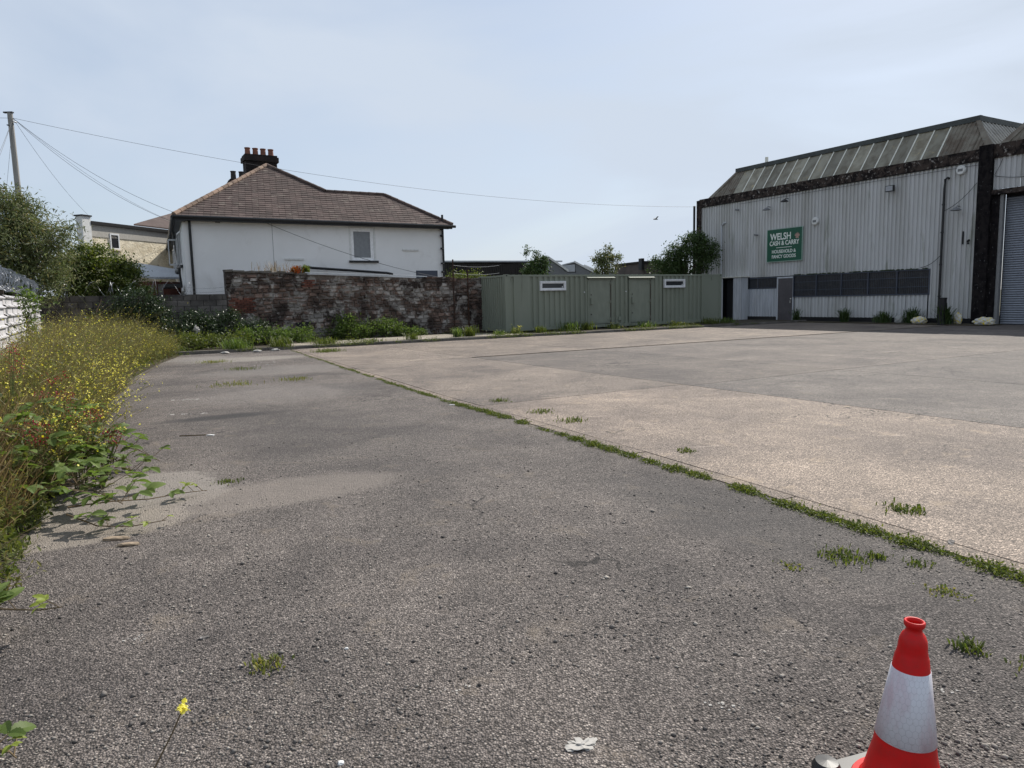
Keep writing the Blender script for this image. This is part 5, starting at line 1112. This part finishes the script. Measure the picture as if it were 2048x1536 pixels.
lump('paper_scrap', 'crumpled white paper at the bottom edge of the asphalt', 'litter', .21, 2.24, (.045, .028, .006), mDIRT, 4, rz=.2, n=3, rough=.6)
lump('white_pebble', 'round white pebble at the bottom edge', 'stone', -.59, 2.17, (.011, .011, .006), mWHITEP, 5)
lump('white_pebble', 'white chip on the asphalt left of centre', 'stone', -.75, 2.95, (.01, .007, .005), mWHITEP, 6)
lump('paper_scrap', 'white scrap lying on the moss joint far along', 'litter', *G(J(9.3)-.3, 9.3).xy, (.05, .02, .008), mWHITEP, 7)
lump('paper_scrap', 'white scrap beside a thin stick on the left asphalt', 'litter', -3.55, 8.2, (.05, .02, .01), mWHITEP, 8)
link('stick', MB().tube([(-3.9, 8.18, .01), (-3.6, 8.2, .012)], .006, 5).mesh('stick', mTWIG), None, None, 0, 'thin dark stick beside the white scrap on the left asphalt', 'stick')
lump('clod', 'dark crumbled clod lying across the edging joint', 'debris', *G(4.29, 2.24).xy, (.05, .018, .012), mPEB, 9, rz=.9)
for i, (x, y) in enumerate([(-1.74, 3.1), (-.2, 2.6), (1.6, 2.5), (.75, 2.45)]):
    r_ = random.Random(i); mb = MB()
    for k in range(11): a_ = (x+r_.gauss(0, .03), y+r_.gauss(0, .02)); s_ = r_.uniform(.002, .006); mb.box((a_[0]-s_, a_[1]-s_*.7, 0), (a_[0]+s_, a_[1]+s_*.7, s_*.6), .001, r_)
    link('mortar_crumbs', mb.mesh('mortar_crumbs', mDIRT), None, None, 0, ['pale crumbs on the asphalt at lower left', 'pale crumbs on the asphalt below the middle', 'pale crumbs just left of the traffic cone', 'pale crumbs between the paper and the cone'][i], 'debris', kind='stuff')
for i, (x, y, w) in enumerate([(-4.55, 9.95, .3), (-5.3, 11.5, .22), (-7.6, 19.3, .5), (-6.4, 18.9, .45), (-6.2, 18.0, .4)]):
    mb = MB(); r_ = random.Random(30+i)
    for k in range(14): a_ = x+r_.gauss(0, w*.45); b_ = y+r_.gauss(0, w*.18); s_ = r_.uniform(.006, .028); mb.box((a_-s_, b_-s_*.6, .0), (a_+s_, b_+s_*.6, .004), .003, r_)
    link('chalk_mark', mb.mesh('chalk_mark', mDIRT), None, None, 0, ['white chalky smear above the dark stain', 'small white smear left of the dark stain', 'pale rubble dust far left near the kerb', 'pale rubble dust near the kerb right of the first', 'pale dust spot before the moss joint end'][i], 'debris', kind='stuff')
for i, (s_, d_) in enumerate([(5.0, 24.3), (4.4, 24.1), (3.4, 24.2)]):
    lump('rubble', ['white rubble lump at the kerb, right one', 'white rubble lump at the kerb, middle one', 'white rubble lump at the kerb, left one'][i], 'rubble', *G(s_, d_).xy, (.14, .08, .05), mDIRT, 50+i)
# loose gravel
rg = np.random.default_rng(9); N = 60000
yy = 1.7*np.exp(rg.uniform(0, 1.6, N)); xx = rg.uniform(-.85, .85, N)*yy; s_, d_ = xx*CA+yy*SA, -xx*SA+yy*CA; cl_ = np.sin(xx*3.1+yy*1.7)+np.sin(yy*4.3-xx*2.1+1)+.6*np.sin(xx*9+yy*7); ok = (s_ < 4.05) & (s_ > redge(d_)-.2) & (rg.uniform(-1.6, 1.6, N) < cl_); xx, yy = xx[ok], yy[ok]; n = len(xx)
sz = rg.gamma(1.6, .0015, n)+.0013; oct_ = np.array([(1,0,0),(-1,0,0),(0,1,0),(0,-1,0),(0,0,1),(0,0,-.4)], float)
V = oct_[None]*sz[:, None, None]*rg.uniform(.6, 1.4, (n, 6, 1)); V[:, :, 2] *= .7; V += np.stack([xx, yy, sz*.25], 1)[:, None]
fa = np.array([(0,2,4),(2,1,4),(1,3,4),(3,0,4),(2,0,5),(1,2,5),(3,1,5),(0,3,5)]); F = (fa[None]+np.arange(n)[:, None, None]*6).reshape(-1, 3)
mGRAV = foliage('gravel_chips', [(.05,.045,.042), (.12,.108,.1), (.17,.155,.14), (.25,.225,.2), (.42,.38,.33)], 0, .85)
link('loose_gravel', npmesh('loose_gravel', V.reshape(-1, 3), F, mGRAV), None, kind='stuff', label='loose gravel chips scattered on the asphalt', cat='gravel')
# rubbish bag in bramble, sacks, timber post
lump('rubbish_bag', 'torn white plastic bag caught in the dark bramble', 'bag', *G(2.95, 27.1, 0).xy, (.08, .05, .15), mDIRT, 12, z=.62, rz=.5, n=2, rough=.6)
lump('rubbish_bag', 'white carrier bag lying low in the bramble by the wall', 'bag', *G(4.4, 27.2, 0).xy, (.13, .08, .08), mDIRT, 13, z=.3, n=3)
def sack(label, s, d, dims, mat, seed, rz=0):
    import bmesh
    r_ = random.Random(seed); bm = bmesh.new(); bmesh.ops.create_icosphere(bm, subdivisions=4, radius=1)
    for v in bm.verts:
        q = v.co.copy(); k = 1+.1*math.sin(q.x*9+seed)*math.cos(q.z*7)+r_.uniform(-.03, .03); k *= 1-.35*max(0, q.x)**2; v.co = Vector((q.x*dims[0]*k, q.y*dims[1]*k, max(q.z*dims[2]*k, -dims[2]*.6)))
    me = bpy.data.meshes.new('sack'); bm.to_mesh(me); bm.free(); me.materials.append(mat); me.shade_smooth()
    return link('sack', me, None, G(s, d, .04+dims[2]*.6), rz, label, 'sack')
sack('grey tied sack under the window strip near the weeds', 32.1, WD+2.9, (.24, .2, .24), mSACKW, 1); sack('white and yellow sack slumped in front of the drainpipe', 31.75, WD+1.75, (.42, .24, .2), mSACKY, 2, -1.1)
sack('upright white and yellow sack behind the black timber post', 32.1, WD+.3, (.17, .16, .3), mSACKY, 3); sack('white and yellow sack lying before the roller shutter', 31.7, WD-1.0, (.46, .26, .2), mSACKY, 4, -.9)
t = thing('timber_post', 'short black timber post among weeds beside the drainpipe', 'post', 31.3, WD+.55); MB().box((-.1, -.12, 0), (.1, .12, 1.15), .015, rng).build('shaft', mBLACK, t); MB().box((-.11, -.13, 1.14), (.11, .13, 1.18), .01, rng).build('cap', mBLACK, t)

# ------------------------------------------------------------------ traffic cone
m, n, l, b = newmat('cone_red'); b.inputs['Base Color'].default_value = (.62, .012, .008, 1); b.inputs['Roughness'].default_value = .42; b.inputs['Specular IOR Level'].default_value = .25
cg = mixn(n, l, rng_(n, l, noise(n, l, pos(n, l), 25, 5, .6), .4, .75), (.56,.006,.006), (.42,.012,.01)); l.new(mixn(n, l, rng_(n, l, noise(n, l, pos(n, l, (1, 1, 3)), 60, 7, .75), .58, .7, 0, .5), cg, (.2,.03,.025)), b.inputs['Base Color']); b.inputs['Subsurface Weight'].default_value = 0; mRED = m
m, n, l, b = newmat('reflective_sleeve'); mSLV = m
uv = n.new('ShaderNodeUVMap'); 
def vm(op, a, b_=None):
    x = n.new('ShaderNodeVectorMath'); x.operation = op
    for i, q in enumerate((a, b_)):
        if q is None: continue
        if isinstance(q, tuple): x.inputs[i].default_value = q
        else: l.new(q, x.inputs[i])
    return x
RR = (1., 1.7320508, 1.); HH = (.5, .8660254, .5)
A = vm('SUBTRACT', vm('MODULO', uv.outputs[0], RR).outputs[0], HH); Bq = vm('SUBTRACT', vm('MODULO', vm('ADD', uv.outputs[0], HH).outputs[0], RR).outputs[0], HH)
def flat(v): return vm('MULTIPLY', v, (1., 1., 0.)).outputs[0]
Af, Bf = flat(A.outputs[0]), flat(Bq.outputs[0]); la = vm('LENGTH', Af).outputs['Value']; lb = vm('LENGTH', Bf).outputs['Value']
cmp_ = n.new('ShaderNodeMath'); cmp_.operation = 'LESS_THAN'; l.new(la, cmp_.inputs[0]); l.new(lb, cmp_.inputs[1])
mv = n.new('ShaderNodeMix'); mv.data_type = 'VECTOR'; l.new(cmp_.outputs[0], mv.inputs['Factor']); l.new(Bf, mv.inputs[4]); l.new(Af, mv.inputs[5])
ab = vm('ABSOLUTE', mv.outputs[1]).outputs[0]; dt = vm('DOT_PRODUCT', ab, (.5, .8660254, 0.)).outputs['Value']; sx_ = n.new('ShaderNodeSeparateXYZ'); l.new(ab, sx_.inputs[0])
mxm = n.new('ShaderNodeMath'); mxm.operation = 'MAXIMUM'; l.new(dt, mxm.inputs[0]); l.new(sx_.outputs[0], mxm.inputs[1])
ln_ = rng_(n, l, mxm.outputs[0], .455, .49, 0, .55)
base_c = mixn(n, l, rng_(n, l, noise(n, l, pos(n, l, (1, 1, .3)), 16, 5, .6), .45, .68, 0, .75), (.62,.62,.66), (.5,.36,.4))
gr = rng_(n, l, noise(n, l, pos(n, l, (1, 1, 2.2)), 55, 7, .75), .58, .72, 0, .55); l.new(mixn(n, l, gr, mixn(n, l, ln_, base_c, (.3,.3,.33)), (.26,.22,.21)), b.inputs['Base Color']); b.inputs['Roughness'].default_value = .38; b.inputs['Specular IOR Level'].default_value = .6
bump(n, l, b, noise(n, l, pos(n, l), 35, 4, .5), .15, .004)
cone = thing('traffic_cone', 'red traffic cone with white reflective sleeve at the bottom right', 'traffic cone', loc=(1.137, 1.966, 0), rz=.35)
def cr_(z): return .103 - .141*(z-.03)
prof = [(.125, .033), (.112, .04), (cr_(.15), .15), (cr_(.44), .44), (.0425, .447), (.0395, .462), (.0385, .478), (.0365, .492), (.031, .507), (.0235, .516), (.0208, .524), (.0225, .529), (.0268, .533), (.0285, .540), (.0278, .5475), (.0252, .55), (.0215, .5485), (.019, .54), (.0175, .51), (.028, .35)]
o = MB().lathe(prof, 56).build('cone_body', mRED, cone, smooth=True)
cone.rotation_euler = (R(.8), R(1.6), .35)
zs0, zs1 = .19, .405; n_ = 64; V = []; F = []; uvs = []
sl_ = bpy.data.meshes.new('reflective_sleeve'); rows = [(cr_(zs0)+.0005, zs0), (cr_(zs0)+.0022, zs0+.001), (cr_(zs0)*.5+cr_(zs1)*.5+.0022, (zs0+zs1)/2), (cr_(zs1)+.0022, zs1-.001), (cr_(zs1)+.0005, zs1)]
for r_, z in rows:
    for q in range(n_+1): a_ = 2*math.pi*q/n_; V.append((r_*math.cos(a_), r_*math.sin(a_), z))
for i in range(len(rows)-1):
    for q in range(n_): a_ = i*(n_+1)+q; F.append((a_, a_+1, a_+n_+2, a_+n_+1))
sl_.from_pydata(V, [], F); ul = sl_.uv_layers.new(name='UVMap'); sl_.materials.append(mSLV)
for lp_ in sl_.loops:
    vi = lp_.vertex_index; row_, q = divmod(vi, n_+1); ul.data[lp_.index].uv = (100+q/n_*28, 100+rows[row_][1]/.0205)
sl_.shade_smooth(); link('reflective_sleeve', sl_, cone)
bs = MB(); 
bs.box((-.16, -.16, .006), (.16, .16, .03)); bs.build('base', mBLACK, cone)
for sx__, sy__ in ((1, 1), (1, -1), (-1, 1), (-1, -1)): MB().lathe([(0, 0), (.042, .0), (.044, .03), (.034, .048), (0, .052)], 16, (sx__*.145, sy__*.145, 0)).build('foot', mBLACK, cone)
MB().lathe([(.14, .028), (.135, .036), (.118, .038)], 40).build('base_collar', mRED, cone)
